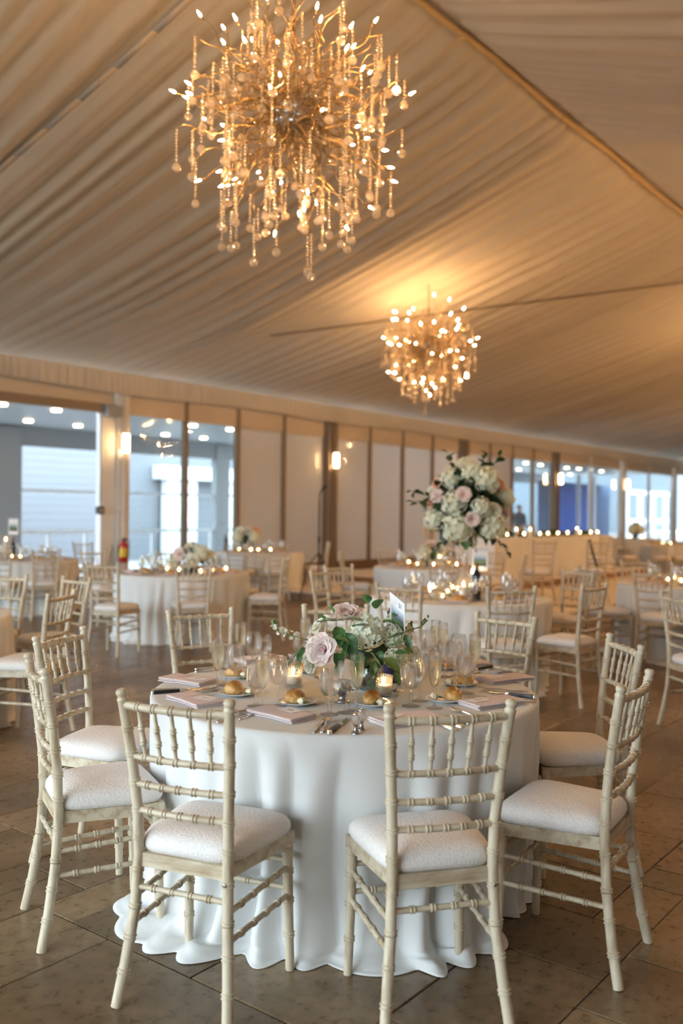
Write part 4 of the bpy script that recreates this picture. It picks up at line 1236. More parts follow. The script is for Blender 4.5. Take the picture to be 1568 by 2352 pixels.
def bread(px, py, rpx, rpy, k, seat, butter=None, lf=None, rz=0.0):
    p = on(px, py)
    t = ob('bread_plate', PLATE, None, p, (0, 0, R.uniform(0, 6)))
    tag(t, 'small white bread plate on table 21 %s' % SEAT[seat], 'plate', 'bread plates on table 21')
    q = G(rpx, rpy, TT + .006)
    d = Vector((q.x - p.x, q.y - p.y)); 
    if d.length > .035: d = d.normalized() * .035
    r = ob('bread_roll', ROLLS[k], None, (p.x + d.x, p.y + d.y, TT + .0062), (0, 0, TH + rz))
    tag(r, 'golden bread roll on the bread plate %s' % SEAT[seat], 'bread roll', 'bread rolls on table 21')
    if butter:
        q = G(butter[0], butter[1], TT + .006); e = Vector((q.x - p.x, q.y - p.y))
        if e.length > .052: e = e.normalized() * .052
        if (e - d).length < .05: e = d - (d.normalized() if d.length > .001 else Vector((1, 0))) * .052
        b = ob('butter_pat', BUT, None, (p.x + e.x, p.y + e.y, TT + .019), (0, 0, 1))
        tag(b, 'curl of pale butter on the bread plate %s' % SEAT[seat], 'butter', 'butter on the bread plates')
        g = ob('garnish_leaf', LEAF['leaf'][0], None, (p.x + e.x, p.y + e.y, TT + .012), (0.15, 0, R.uniform(0, 6)), .045)
        tag(g, 'dark green garnish leaf under the butter %s' % SEAT[seat], 'leaf', 'garnish leaves on the bread plates')
bread(683, 1618, 677, 1612, 0, 'A', (705, 1612))
bread(545, 1597, 537, 1592, 2, 'D', (577, 1596))
bread(858, 1620, 853, 1615, 1, 'B', (832, 1612), rz=-.2)
bread(1022, 1611, 1040, 1606, 3, 'F', (997, 1606), rz=.15)
bread(545, 1556, 537, 1552, 2, 'C', (560, 1556))
bread(1056, 1574, 1068, 1571, 0, 'E', (1032, 1572))
bread(636, 1530, 628, 1528, 2, 'G', (648, 1530))
bread(690, 1543, 700, 1541, 0, 'H', (678, 1546))
bread(1020, 1536, 1026, 1534, 3, 'I', (1008, 1537))

# ------------------------------------------------------------------ cutlery
def flatbar(secs, mat, name, nseg=None):
    """flat tapered bar along +Y; secs = (y, half width, z bottom, thickness)"""
    mb = MB(); vs = []; fs = []
    for y, w, z, t in secs: vs += [(-w, y, z), (w, y, z), (w * .8, y, z + t), (-w * .8, y, z + t)]
    for k in range(len(secs) - 1):
        a = 4 * k; b = a + 4
        fs += [(a + i, a + (i + 1) % 4, b + (i + 1) % 4, b + i) for i in range(4)]
    fs += [(3, 2, 1, 0), tuple(4 * (len(secs) - 1) + i for i in range(4))]
    return mb.add(vs, fs).mesh(name, M[mat], sharp=50)
CUT = {}
hnd = [(0, .004, 0, .004), (.004, .0085, 0, .005), (.03, .0085, 0, .005), (.07, .005, .001, .0045), (.10, .0042, .004, .004)]
CUT['table_knife'] = [('handle', flatbar([(0, .006, 0, .006), (.01, .0095, 0, .007), (.06, .0085, 0, .007), (.11, .007, .0005, .006), (.118, .0075, .001, .005)], 'silver', 'handle')),
                      ('blade', flatbar([(.118, .008, .001, .003), (.15, .0095, .001, .0022), (.20, .0095, .001, .0020), (.225, .007, .001, .0018), (.233, .001, .001, .0014)], 'silver', 'blade'))]
CUT['steak_knife'] = [('handle', flatbar([(0, .006, 0, .010), (.008, .010, 0, .013), (.05, .0095, 0, .013), (.09, .0085, .001, .011), (.105, .008, .001, .010)], 'blackh', 'handle')),
                      ('bolster', flatbar([(.105, .0085, .001, .010), (.120, .0075, .002, .007)], 'silver', 'bolster')),
                      ('end_cap', flatbar([(-.010, .004, .001, .009), (-.006, .0095, 0, .0125), (0, .0098, 0, .013)], 'silver', 'end_cap')),
                      ('blade', flatbar([(.120, .008, .003, .003), (.15, .0095, .003, .002), (.19, .009, .003, .0018), (.22, .005, .003, .0016), (.232, .0008, .003, .0012)], 'silver', 'blade'))]
CUT['dinner_fork'] = [('handle', flatbar(hnd + [(.125, .0045, .006, .0035), (.138, .012, .006, .0025), (.155, .0135, .005, .0025)], 'silver', 'handle'))] + \
    [('tine', flatbar([(.153, .0020, .005, .0024), (.175, .0019, .007, .0022), (.198, .0010, .012, .0016)], 'silver', 'tine'), x) for x in (-.0105, -.0035, .0035, .0105)]
def spoon_bowl():
    def fn(u, v):
        a = 2 * math.pi * u; r = v
        return (.0165 * r * math.sin(a), .150 + .0255 * r * math.cos(a), .004 + .0085 * (r * r))
    return MB().grid(20, 6, fn, True).mesh('spoon_bowl', M['silver'])
CUT['table_spoon'] = [('handle', flatbar(hnd + [(.126, .0045, .011, .003)], 'silver', 'handle')), ('spoon_bowl', spoon_bowl())]
CD = {'table_knife': 'steel table knife', 'steak_knife': 'black-handled steak knife', 'dinner_fork': 'steel dinner fork', 'table_spoon': 'steel table spoon'}
def cutlery(kind, p0, p1, desc, tilt=0.0):
    a, b = on(*p0), on(*p1)
    d = b - a
    t = thing(kind, desc, kind.split('_')[1], (a.x, a.y, TT + .0005), group='cutlery on table 21', rot=(tilt, 0, math.atan2(d.y, d.x) - math.pi / 2))
    for it in CUT[kind]: ob(it[0], it[1], t, ((it[2] if len(it) > 2 else 0), 0, 0))
cutlery('dinner_fork', (498, 1660), (577, 1633), 'steel fork nearer the edge, left of the front left napkin')
cutlery('dinner_fork', (548, 1653), (625, 1628), 'steel fork whose tines point at the bread roll, left of the front left napkin')
cutlery('table_knife', (717, 1685), (747, 1652), 'steel butter knife, first right of the front left napkin')
cutlery('table_spoon', (738, 1684), (757, 1650), 'steel spoon, middle of three pieces right of the front left napkin')
cutlery('steak_knife', (757, 1686), (797, 1652), 'dark steak knife, last of three pieces right of the front left napkin')
cutlery('steak_knife', (440, 1646), (545, 1636), 'black-handled knife seen through the front left chair back')
cutlery('steak_knife', (352, 1594), (452, 1586), 'black-handled steak knife at the left rim of table 21')
cutlery('table_knife', (348, 1587), (470, 1581), 'steel knife beside the black-handled one at the left rim of table 21')
cutlery('dinner_fork', (400, 1600), (468, 1590), 'steel fork at the left rim of table 21 above the near left napkin')
cutlery('dinner_fork', (447, 1544), (505, 1541), 'steel fork lying beyond the rear left napkin')
cutlery('table_spoon', (447, 1538), (500, 1534), 'steel spoon lying beyond the rear left napkin')
cutlery('steak_knife', (1226, 1605), (1145, 1594), 'black-handled steak knife at the right rim of table 21')
cutlery('dinner_fork', (1212, 1590), (1105, 1585), 'steel fork at the right rim of table 21 behind the black-handled knife')
cutlery('table_knife', (1232, 1613), (1095, 1601), 'steel knife nearest the right rim of table 21')
cutlery('steak_knife', (1074, 1664), (1005, 1645), 'black-handled knife seen through the front right chair back')
cutlery('dinner_fork', (1062, 1672), (985, 1648), 'steel fork seen through the front right chair back')
cutlery('table_spoon', (1048, 1678), (965, 1654), 'steel spoon seen through the front right chair back')
cutlery('dinner_fork', (1120, 1654), (1045, 1634), 'steel fork right of the black knife behind the front right chair')
cutlery('steak_knife', (1128, 1534), (1085, 1541), 'black-handled knife in front of the far right chair')
cutlery('table_knife', (1152, 1542), (1095, 1546), 'steel knife in front of the far right chair')
cutlery('table_knife', (700, 1546), (735, 1560), 'broad steel knife beside the flower arrangement')

# ------------------------------------------------------------------ small things on the nearest table
def votive(p, label, kind='rib', group='votive candles', r=.036, h=.082, s=1.0):
    t = thing('votive_candle', label, 'candle', p, 0, group, scale=s)
    wob = (lambda a, z: 1 + .02 * math.cos(18 * a)) if kind == 'rib' else (lambda a, z: 1 + .02 * math.cos(10 * a + z * 160) * math.cos(10 * a - z * 160))
    prof = [(r * .92, 0), (r, .004)] + [(r, .004 + (h - .008) * i / 10) for i in range(1, 11)] + [(r * 1.02, h - .002), (r * .98, h), (r * .93, h - .002), (r * .92, h * .5), (r * .90, .010)]
    ob('glass_holder', MB().lathe(prof, 60 if s == 1 else 24, True, True, wob=wob).mesh('glass_holder', M['votive']), t)
    ob('wax', MB().lathe([(r * .78, .012), (r * .80, h * .52), (r * .70, h * .54)], 20).mesh('wax', M['wax']), t)
    ob('flame', MB().lathe([(.001, h * .52), (.0050, h * .62), (.0062, h * .70), (.004, h * .80), (.0008, h * .96)], 8).mesh('flame', M['flame']), t)
    return t
votive(on(674, 1576), 'ribbed glass votive with a lit candle, left of the flowers on table 21')
votive(on(880, 1598), 'cut glass votive with a lit candle, right of the flowers on table 21', 'cut')
votive(on(955, 1545), 'small lit votive among the far glasses of table 21', 'rib', s=.9)
def bottle(p, label, mat, s=1.0):
    t = thing('wine_bottle', label, 'bottle', p, scale=s)
    ob('bottle_body', MB().lathe([(.034, 0), (.037, .004), (.0375, .19), (.036, .205), (.028, .225), (.017, .245), (.0145, .26), (.0145, .275)], 24).mesh('bottle_body', M[mat]), t)
    ob('bottle_neck_foil', MB().lathe([(.0152, .265), (.0150, .292), (.0165, .294), (.0165, .302), (.014, .304)], 20).mesh('bottle_neck_foil', M['foil'] if mat != 'bluebottle' else M[mat], sharp=40), t)
    ob('cork', MB().lathe([(.0095, .300), (.0095, .316)], 14).mesh('cork', M['foil']), t)
    return t
bottle(on(896, 1566), 'dark blue wine bottle standing behind the flowers on table 21', 'bluebottle')
def shaker(p, label):
    t = thing('cruet_shaker', label, 'shaker', p, R.uniform(0, 3), 'salt and pepper shakers')
    ob('foot', MB().lathe([(.0155, 0), (.015, .003), (.009, .008), (.0055, .020), (.008, .028)], 16).mesh('foot', M['pewter'], sharp=50), t)
    ob('glass_body', MB().lathe([(.0075, .028), (.0135, .034), (.0145, .046), (.0115, .060)], 10).mesh('glass_body', M['stemglass'], False), t)
    ob('cap', MB().lathe([(.0118, .060), (.0105, .067), (.005, .071)], 14).mesh('cap', M['silver']), t)
shaker(on(817, 1685), 'small glass and pewter shaker, nearer of the pair at the table edge')
shaker(on(830, 1676), 'small glass and pewter shaker, farther of the pair at the table edge')
cr = thing('pewter_creamer', 'dull pewter creamer with a looped handle behind the front water goblet', 'creamer', on(786, 1612))
ob('body', MB().lathe([(.030, 0), (.031, .003), (.018, .010), (.012, .022), (.020, .032), (.035, .048), (.038, .062), (.032, .076), (.034, .082), (.031, .081), (.030, .070), (.012, .034)], 28).mesh('body', M['pewter']), cr)
hp = RGT
ob('handle', MB().tube([hp * .034 + UP * .072, hp * .055 + UP * .082, hp * .068 + UP * .066, hp * .060 + UP * .046, hp * .034 + UP * .046], .0028, 8).mesh('handle', M['pewter']), cr)
ob('spout', MB().tube([-hp * .030 + UP * .066, -hp * .044 + UP * .078, -hp * .050 + UP * .084], [.010, .007, .003], 10).mesh('spout', M['pewter']), cr)

# table card 21 on its wire stand
def text_mesh(s, size, mat):
    cu = bpy.data.curves.new('txt', 'FONT'); cu.body = s; cu.size = size; cu.align_x = 'CENTER'; cu.extrude = .0002
    o = bpy.data.objects.new('txt', cu); col.objects.link(o)
    dg = bpy.context.evaluated_depsgraph_get(); me = bpy.data.meshes.new_from_object(o.evaluated_get(dg))
    bpy.data.objects.remove(o); me.materials.clear(); me.materials.append(mat); return me
TXT21 = text_mesh('21', .026, M['ink'])
def number_card(p, zc, face, roll, label, txt, s=1.0, pitch=0.0):
    t = thing('table_card', label, 'table card', p)
    ob('stand_rod', MB().tube([(0, 0, .004), (0, 0, zc - .07 * s)], .0016, 6).mesh('stand_rod', M['silver']), t)
    ob('stand_base', MB().lathe([(.030, 0), (.030, .003), (.012, .006), (.003, .012)], 18).mesh('stand_base', M['silver'], sharp=50), t)
    c = ob('card', MB().box(-.060 * s, .060 * s, -.0007, .0007, -.089 * s, .089 * s).mesh('card', M['paper'], False), t, (0, 0, zc))
    c.matrix_local = Matrix.Translation((0, 0, zc)) @ Matrix.Rotation(face, 4, 'Z') @ Matrix.Rotation(pitch, 4, 'X') @ Matrix.Rotation(roll, 4, 'Y')
    ob('printed_picture', MB().box(-.050 * s, .050 * s, -.0011, -.0007, -.05 * s, .035 * s).mesh('printed_picture', M['photo'], False), c)
    if txt: ob('numeral', TXT21, c, (.025, -.0009, .052), (math.pi / 2, 0, 0))
    return t
cd = DP(911, 1424, 3.60)
number_card(on(911, 1588), cd.z - TT, math.atan2(RGT.y, RGT.x) - math.radians(66), math.radians(20), 'white table card printed with 21 and a landscape picture, on a thin rod', True, pitch=math.radians(13))

# ------------------------------------------------------------------ the other tables' settings
def pillar(p, label, r, h, hurricane, group):
    t = thing('pillar_candle', label, 'candle', p, 0, group)
    ob('wax', MB().lathe([(r, 0), (r, h), (r * .8, h + .003), (r * .5, h - .004)], 20).mesh('wax', M['wax']), t)
    ob('flame', MB().lathe([(.001, h), (.006, h + .010), (.007, h + .018), (.004, h + .030), (.0008, h + .044)], 8).mesh('flame', M['flame']), t)
    if hurricane: ob('glass_cylinder', MB().lathe([(r + .018, 0), (r + .02, .004), (r + .02, h + .08), (r + .018, h + .08)], 28, True, False).mesh('glass_cylinder', M['votive']), t)
    return t
def arrangement(name, loc, label, flowers, seed, rad, hgt, vase=True, leafn=34, dark='darkleaf', group=None):
    rr = random.Random(seed)
    t = thing(name, label, 'flowers', loc, 0, group)
    if vase: ob('vase', MB().lathe([(.05, 0), (.075, .01), (.085, .07), (.07, .11)], 20).mesh('vase', M['merc']), t)
    ob('foliage_core', MB().ico(rad * .72, 2, sc3=(1, 1, .85), fn=lambda v: 1 + .15 * math.sin(v.x * 7) * math.cos(v.y * 6)).mesh('foliage_core', M['darkleaf']), t, (0, 0, hgt))
    for (dx, dz, dn, r, k) in flowers:          # right, up, towards the camera (metres)
        v = RGT * dx + UP * (dz) + TOC * dn
        ax = v.normalized() * 1 + TOC * .7
        if k == 'h': ob('hydrangea', HYD[rr.randrange(3)], t, v + UP * hgt, ax.to_track_quat('Z', 'Y').to_euler(), r)
        else: rose(t, v + UP * hgt, ax, r, k, (3, 4, 5, 6) if r > .05 else (3, 4, 5))
    for i in range(leafn):
        d = Vector((rr.gauss(0, 1), rr.gauss(0, 1), rr.gauss(0, .8))).normalized()
        leaf(t, Vector((0, 0, hgt)) + d * rad * .7, d + Vector((0, 0, rr.uniform(-.3, .5))), rad * rr.uniform(.30, .5), rr.choice([dark, dark, 'leaf']), rr.uniform(-1, 1))
    return t

def flat_setting(c, n, desc, grp, seed, kinds=True, z=TT, ang0=0.0):
    """napkins, glasses, rolls round a farther table"""
    rr = random.Random(seed)
    words = ['far side', 'far right', 'right side', 'near right', 'near side', 'near left', 'left side', 'far left']
    n = 8
    for i in range(n):
        a = ang0 + 2 * math.pi * i / n
        at_ = 'at the %s of %s' % (words[i], desc)
        d = W(math.sin(a), math.cos(a)); p = W(c[0], c[1]); tg = Vector((-d.y, d.x, 0))
        q = p + d * .60
        nk = ob('folded_napkin', NAP, None, (q.x, q.y, z), (0, 0, math.atan2(d.y, d.x) + math.pi / 2 + rr.uniform(-.2, .2)))
        tag(nk, 'folded blush napkin %s' % at_, 'napkin', 'napkins on ' + grp)
        q = p + d * .46 + tg * .02
        pt = ob('bread_plate', PLATE, None, (q.x, q.y, z)); tag(pt, 'small white bread plate %s' % at_, 'plate', 'bread plates on ' + grp)
        rl_ = ob('bread_roll', ROLLS[rr.randrange(4)], None, (q.x, q.y, z + .0062), (0, 0, rr.uniform(0, 3))); tag(rl_, 'golden bread roll %s' % at_, 'bread roll', 'bread rolls on ' + grp)
        for k, (r_, s_) in zip(('water_goblet', 'wine_glass', 'champagne_flute'), ((.44, .14), (.37, .16), (.40, .21))):
            q = p + d * (r_ + rr.uniform(-.01, .01)) + tg * s_
            glass(k, Vector((q.x, q.y, z)), '%s %s' % (DESC[k], at_), '%s on %s' % (k.replace('_', ' ') + ('es' if k == 'wine_glass' else 's'), grp))

D2 = 'the tall centrepiece table'; D3 = 'the low flower bowl table'; D4 = 'the table by the window wall'; D5 = 'the far left table'
D6 = 'the table behind the centrepiece'; D7 = 'the right edge table'
flat_setting(T2, 9, D2, D2, 1, ang0=.2)
flat_setting(T3, 9, D3, D3, 2, ang0=.1)
flat_setting(T4, 8, D4, D4, 3)
flat_setting(T5, 8, D5, D5, 4)
flat_setting(T6, 9, D6, D6, 5)
flat_setting(T7, 8, D7, D7, 6, ang0=.3)

# table 2: tall crystal stand with a globe of flowers
tz = 7.95
base2 = W((1068 - CXP) / F * tz, tz, TT)
def t2(dx, dn=0.0): return base2 + RGT * dx + TOC * dn
gz = DP(1068, 1165, tz).z - TT
ta = arrangement('tall_centrepiece', base2, 'tall centrepiece with a globe of white hydrangea and blush roses on a crystal stand',
    [(-.13, .03, .27, .105, 'h'), (.03, .28, .18, .10, 'h'), (-.10, -.17, .26, .125, 'h'), (.20, -.15, .22, .12, 'h'), (.09, -.0, .32, .085, 'h'), (.15, .23, .2, .115, 'h'), (-.14, .24, .12, .09, 'h'),
     (-.27, -.1, .12, .10, 'h'), (.32, .08, .05, .10, 'h'), (.0, .34, -.05, .1, 'h'), (-.2, .1, -.25, .12, 'h'), (.2, .1, -.25, .12, 'h'), (0, -.1, -.33, .12, 'h'), (.20, -.03, .27, .07, 'whitep'),
     (-.06, .10, .34, .068, 'pinkp'), (.01, -.10, .36, .066, 'pinkp'), (-.26, .09, .18, .060, 'pinkp'), (.27, .19, .14, .055, 'peach'), (-.25, .20, .10, .052, 'peach'), (-.30, .02, .12, .05, 'peach'), (.33, -.04, .10, .05, 'pinkp'), (-.30, .13, .06, .05, 'whitep')],
    5, .34, gz, vase=False, leafn=120)
ob('crystal_stand', MB().lathe([(.085, 0), (.085, .008), (.03, .02), (.016, .06), (.014, .16), (.022, .17), (.014, .18), (.014, gz * .55), (.03, gz * .6), (.06, gz * .72), (.085, gz * .82), (.083, gz * .82), (.05, gz * .70)], 20, True, False).mesh('crystal_stand', M['votive']), ta)
for i in range(14):
    a = i * .449; s_ = ob('crystal_drop', MB().ico(.014, 1, sc3=(1, 1, 1.6)).mesh('crystal_drop', M['ball'], False), ta, (.10 * math.cos(a), .10 * math.sin(a), gz * (.62 - .05 * (i % 3))))
for k, (dx, dz, L) in enumerate(((-.9, .25, .30), (-.7, .05, .26), (.55, .9, .30), (.35, 1, .25), (-.35, .95, .28), (.9, -.5, .28), (-.6, -.9, .25), (.7, -.75, .3))):
    d = (RGT * dx + UP * dz + TOC * .25).normalized()
    b = ob('leafy_branch', MB().tube([d * .25, d * (.25 + L)], [.004, .002], 5).mesh('leafy_branch', M['stem']), ta, (0, 0, gz))
    for j in range(7):
        leaf(b, d * (.27 + L * j / 7), d + Vector((R.uniform(-1, 1), R.uniform(-1, 1), R.uniform(-.6, .9))), .075, 'darkleaf', R.uniform(-1, 1))
def onT(c_Z, px): return W((px - CXP) / F * c_Z, c_Z, TT)
pillar(onT(7.75, 996), 'short glowing pillar candle left of the tall crystal stand', .034, .085, False, 'candles on the tall centrepiece table')
pillar(onT(7.55, 1066), 'thick white pillar candle in a glass cylinder before the crystal stand', .036, .12, True, 'candles on the tall centrepiece table')
pillar(onT(8.15, 1086), 'tall pillar candle behind the dark wine bottle', .032, .19, False, 'candles on the tall centrepiece table')
for px, Z, d in ((1030, 7.95, 'just right of the short pillar candle'), (1040, 8.4, 'behind the short pillar candle'), (1018, 7.5, 'in front of the short pillar candle'), (1052, 8.3, 'behind the pillar in the cylinder'), (1000, 8.35, 'farthest left of the crystal stand')):
    votive(onT(Z, px), 'tiny lit votive %s' % d, s=.8, group='votives on the tall centrepiece table')
bottle(onT(7.65, 1096), 'dark wine bottle on the tall centrepiece table', 'darkbottle', 1.0)
p = onT(8.2, 1103)
number_card(p, DP(1103, 1285, 8.2).z - TT, math.atan2(RGT.y, RGT.x) - .3, 0, 'white table card with a dark picture behind the wine bottle', False, 1.15)

# table 3 and the others
arrangement('flower_bowl', W((442 - CXP) / F * 10.6, 10.6, TT), 'low bowl of cream and blush roses on the left table', [(-.12, .03, .12, .085, 'pinkp'), (.03, -.03, .18, .085, 'whitep'), (.12, .05, .10, .095, 'h'), (-.2, -.06, .06, .085, 'h'), (.0, .10, .05, .08, 'whitep'), (.2, .0, .0, .08, 'h'), (0, .03, -.15, .09, 'h')], 3, .17, .19, leafn=44)
arrangement('flower_bowl', W((565 - CXP) / F * 16.2, 16.2, TT), 'low bowl of cream hydrangea on the table by the window wall', [(-.13, .02, .1, .11, 'h'), (.15, .04, .08, .11, 'h'), (.0, .12, .05, .1, 'whitep'), (.18, .12, 0, .09, 'peach'), (-.12, .12, 0, .1, 'whitep'), (0, 0, -.15, .1, 'h')], 4, .19, .24, leafn=40)
arrangement('flower_bowl', W(T6[0], T6[1], TT), 'low dark-leaved bouquet on the table behind the tall centrepiece', [(-.1, .02, .1, .09, 'h'), (.1, .04, .08, .09, 'whitep'), (0, .1, 0, .09, 'pinkp')], 6, .15, .19, leafn=30)
arrangement('small_bouquet', W(T8[0], T8[1], TT), 'small white bouquet on the farthest table at right', [(-.13, .05, .1, .14, 'h'), (.13, .05, .08, .14, 'h'), (.0, .16, .05, .14, 'h')], 7, .19, .22, leafn=24)
arrangement('flower_bowl', W(T7[0] + .3, T7[1], TT), 'low flower bowl on the table cut by the right edge', [(-.1, .02, .1, .09, 'h'), (.1, .04, .08, .09, 'whitep')], 9, .15, .19, leafn=26)
def votset(Z0, pts, desc, grp):
    for i, (px, dz, w) in enumerate(pts): votive(onT(Z0 + dz, px), 'tiny lit votive %s' % w, s=1.0, group=grp)
votset(10.4, ((412, -.1, 'left of the low flower bowl'), (488, -.15, 'right of the low flower bowl'), (462, -.35, 'in front of the low flower bowl'), (385, .1, 'far left on the low flower bowl table'), (520, .2, 'far right on the low flower bowl table')), D3, 'votives on ' + D3)
votset(16.0, ((577, -.2, 'before the cream hydrangea bowl'), (594, -.2, 'right of the cream hydrangea bowl'), (550, -.1, 'left of the cream hydrangea bowl'), (622, 0, 'far right on the window-side table')), D4, 'votives on ' + D4)
bottle(onT(16.2, 519), 'dark wine bottle left of the cream hydrangea bowl', 'darkbottle')
votset(13.1, ((28, -.3, 'low down on the far left table'), (48, -.2, 'right of the dark bottle on the far left table'), (18, .1, 'at the left edge on the far left table')), D5, 'votives on ' + D5)
pillar(onT(13.2, 14), 'glowing pillar candle on the far left table', .04, .26, True, 'pillar candles')
bottle(onT(13.0, 31), 'dark wine bottle on the far left table', 'darkbottle')
number_card(onT(13.4, 31), .46, math.atan2(RGT.y, RGT.x) - .2, 0, 'pale table card above the bottle on the far left table', False, 1.3)
pillar(onT(12.2, 1010), 'glowing pillar candle on the table behind the tall centrepiece', .05, .13, False, 'pillar candles')
votset(12.2, ((997, -.3, 'left of the far glowing pillar candle'), (960, -.1, 'at the left on the table behind the centrepiece'), (1050, -.2, 'right of the far glowing pillar candle'), (940, .2, 'at the far left behind the tall centrepiece'), (1030, .3, 'behind the far glowing pillar candle')), D6, 'votives on ' + D6)
votset(9.5, ((1566, -.1, 'brightest on the right edge table'), (1535, .1, 'left of the brightest one on the right edge table'), (1550, .3, 'behind the brightest one on the right edge table')), D7, 'votives on ' + D7)
votset(28, ((1447, -.3, 'left of the farthest small bouquet'), (1475, -.3, 'right of the farthest small bouquet')), 'the farthest table', 'votives on the farthest table')
votset(22.4, ((1540, -.2, 'on the far right table beyond the stage'), (1522, -.1, 'left one on the far right table beyond the stage')), 'x', 'votives on the far right table')

# ------------------------------------------------------------------ the two-step stage and the long head table
st = struct('stage_platform', None, None, loc=(11.4, 5.15, 0))
st['kind'] = 'structure'
ob('stage_deck', MB().box(0, 9.2, 0, 6.3, .135, .155).mesh('stage_deck', M['stagetop'], False), st)
for i in range(6): ob('stage_skirt', MB().box(i * 1.5333 + .004, (i + 1) * 1.5333 - .004, .02, .05, 0, .135).mesh('stage_skirt', M['stagewood'], False), st)
for i in range(4): ob('stage_skirt', MB().box(.02, .05, i * 1.57 + .05, (i + 1) * 1.57 + .04, 0, .135).mesh('stage_skirt', M['stagewood'], False), st)
ob('upper_deck', MB().box(2.2, 9.1, 2.15, 6.2, .27, .29).mesh('upper_deck', M['stagetop'], False), st)
for i in range(5): ob('upper_skirt', MB().box(2.2 + i * 1.38 + .004, 2.2 + (i + 1) * 1.38 - .004, 2.17, 2.20, .155, .27).mesh('upper_skirt', M['stagewood'], False), st)
ob('upper_end_skirt', MB().box(2.22, 2.25, 2.2, 6.2, .155, .27).mesh('upper_end_skirt', M['stagewood'], False), st)
def long_cloth(L, D_, h):
    per = 2 * (L + D_)
    def fn(u, v):
        s = u * per
        if s < L: x, y, nx, ny = s - L / 2, -D_ / 2, 0, -1
        elif s < L + D_: x, y, nx, ny = L / 2, s - L - D_ / 2, 1, 0
        elif s < 2 * L + D_: x, y, nx, ny = L / 2 - (s - L - D_), D_ / 2, 0, 1
        else: x, y, nx, ny = -L / 2, D_ / 2 - (s - 2 * L - D_), -1, 0
        f = (.02 * math.sin(s * 17) + .015 * math.sin(s * 29 + 1)) * (1 - v) + .02 * (1 - v)
        return (x + nx * f, y + ny * f, .006 + (h - .006) * v)
    mb = MB().grid(520, 6, fn, True)
    mb.box(-L / 2, L / 2, -D_ / 2, D_ / 2, h - .01, h)
    return mb.mesh('tablecloth', M['cloth'])
ht_ = thing('head_table', 'long white-clothed head table lined with candles on the stage', 'table', (16.5, 7.95, .29))
ob('tablecloth', long_cloth(5.2, .76, .74), ht_)
ob('table_top', MB().box(-2.58, 2.58, -.36, .36, .70, .725).mesh('table_top', M['stagewood'], False), ht_)
ob('trestle', MB().box(-2.2, -2.1, -.3, .3, 0, .70).mesh('trestle', M['black'], False), ht_)
ob('trestle', MB().box(2.1, 2.2, -.3, .3, 0, .70).mesh('trestle', M['black'], False), ht_)
HZ = .29 + .7405
gar = ob('leaf_garland', MB().tube([(-2.4 + i * .2, .05 * math.sin(i * 2), .02) for i in range(25)], .012, 6).mesh('leaf_garland', M['stem']), None, (16.5, 7.95, HZ))
tag(gar, 'dark leafy garland running along the head table', 'garland')
for i in range(110):
    leaf(gar, (R.uniform(-2.45, 2.45), R.uniform(-.08, .08), .035), (R.uniform(-1, 1), R.uniform(-1, 1), R.uniform(.1, .7)), R.uniform(.10, .16), 'darkleaf', R.uniform(-1, 1))
hc = [-2.25, -1.85, -1.5, -1.2, -.95, -.55, -.2, .25, .7, 1.15, 1.3, 1.85, 2.2]
ORD = ['first', 'second', 'third', 'fourth', 'fifth', 'sixth', 'seventh', 'eighth', 'ninth', 'tenth', 'eleventh', 'twelfth', 'thirteenth']
for i, x in enumerate(hc):
    pos = Vector((16.5 + x, 7.95 - .22, HZ))
    if i in (2, 4, 9): pillar(pos, 'glowing pillar candle on the head table, %s candle from its left end' % ORD[i], .04, .14, False, 'pillar candles on the head table')
    else: votive(pos, 'lit votive on the head table, %s candle from its left end' % ORD[i], s=1.25, group='votives on the head table')
for i in range(8):
    x = 14.4 + i * .6
    chair(Vector((x, 9.0, 0)), math.pi + R.uniform(-.1, .1), '%s ivory chair from the left behind the long head table' % ORD[i], 'ivory chairs behind the head table', z=.29)
for px, Z, lb in ((1375, 13.5, 'ivory chair with a black strap over its back, at the stage end'), (1252, 13.2, 'ivory chair standing on the stage, seen behind the candle table'), (1400, 16.5, 'ivory chair at the right end of the head table')):
    cx = (px - CXP) / F * Z
    chair_back(cx, Z, -.3, 1, lb, 'ivory chairs on and near the stage', z=.155)
pp = DP(1362, 1262, 13.4)
strap = ob('black_strap', MB().tube([DP(1354, 1240, 13.5) - pp, DP(1360, 1268, 13.42) - pp, DP(1367, 1290, 13.42) - pp, DP(1372, 1312, 13.42) - pp], [.018, .02, .018, .016], 8).mesh('black_strap', M['black']), None, pp)
tag(strap, 'black strap slung over the ivory chair at the stage end', 'strap')

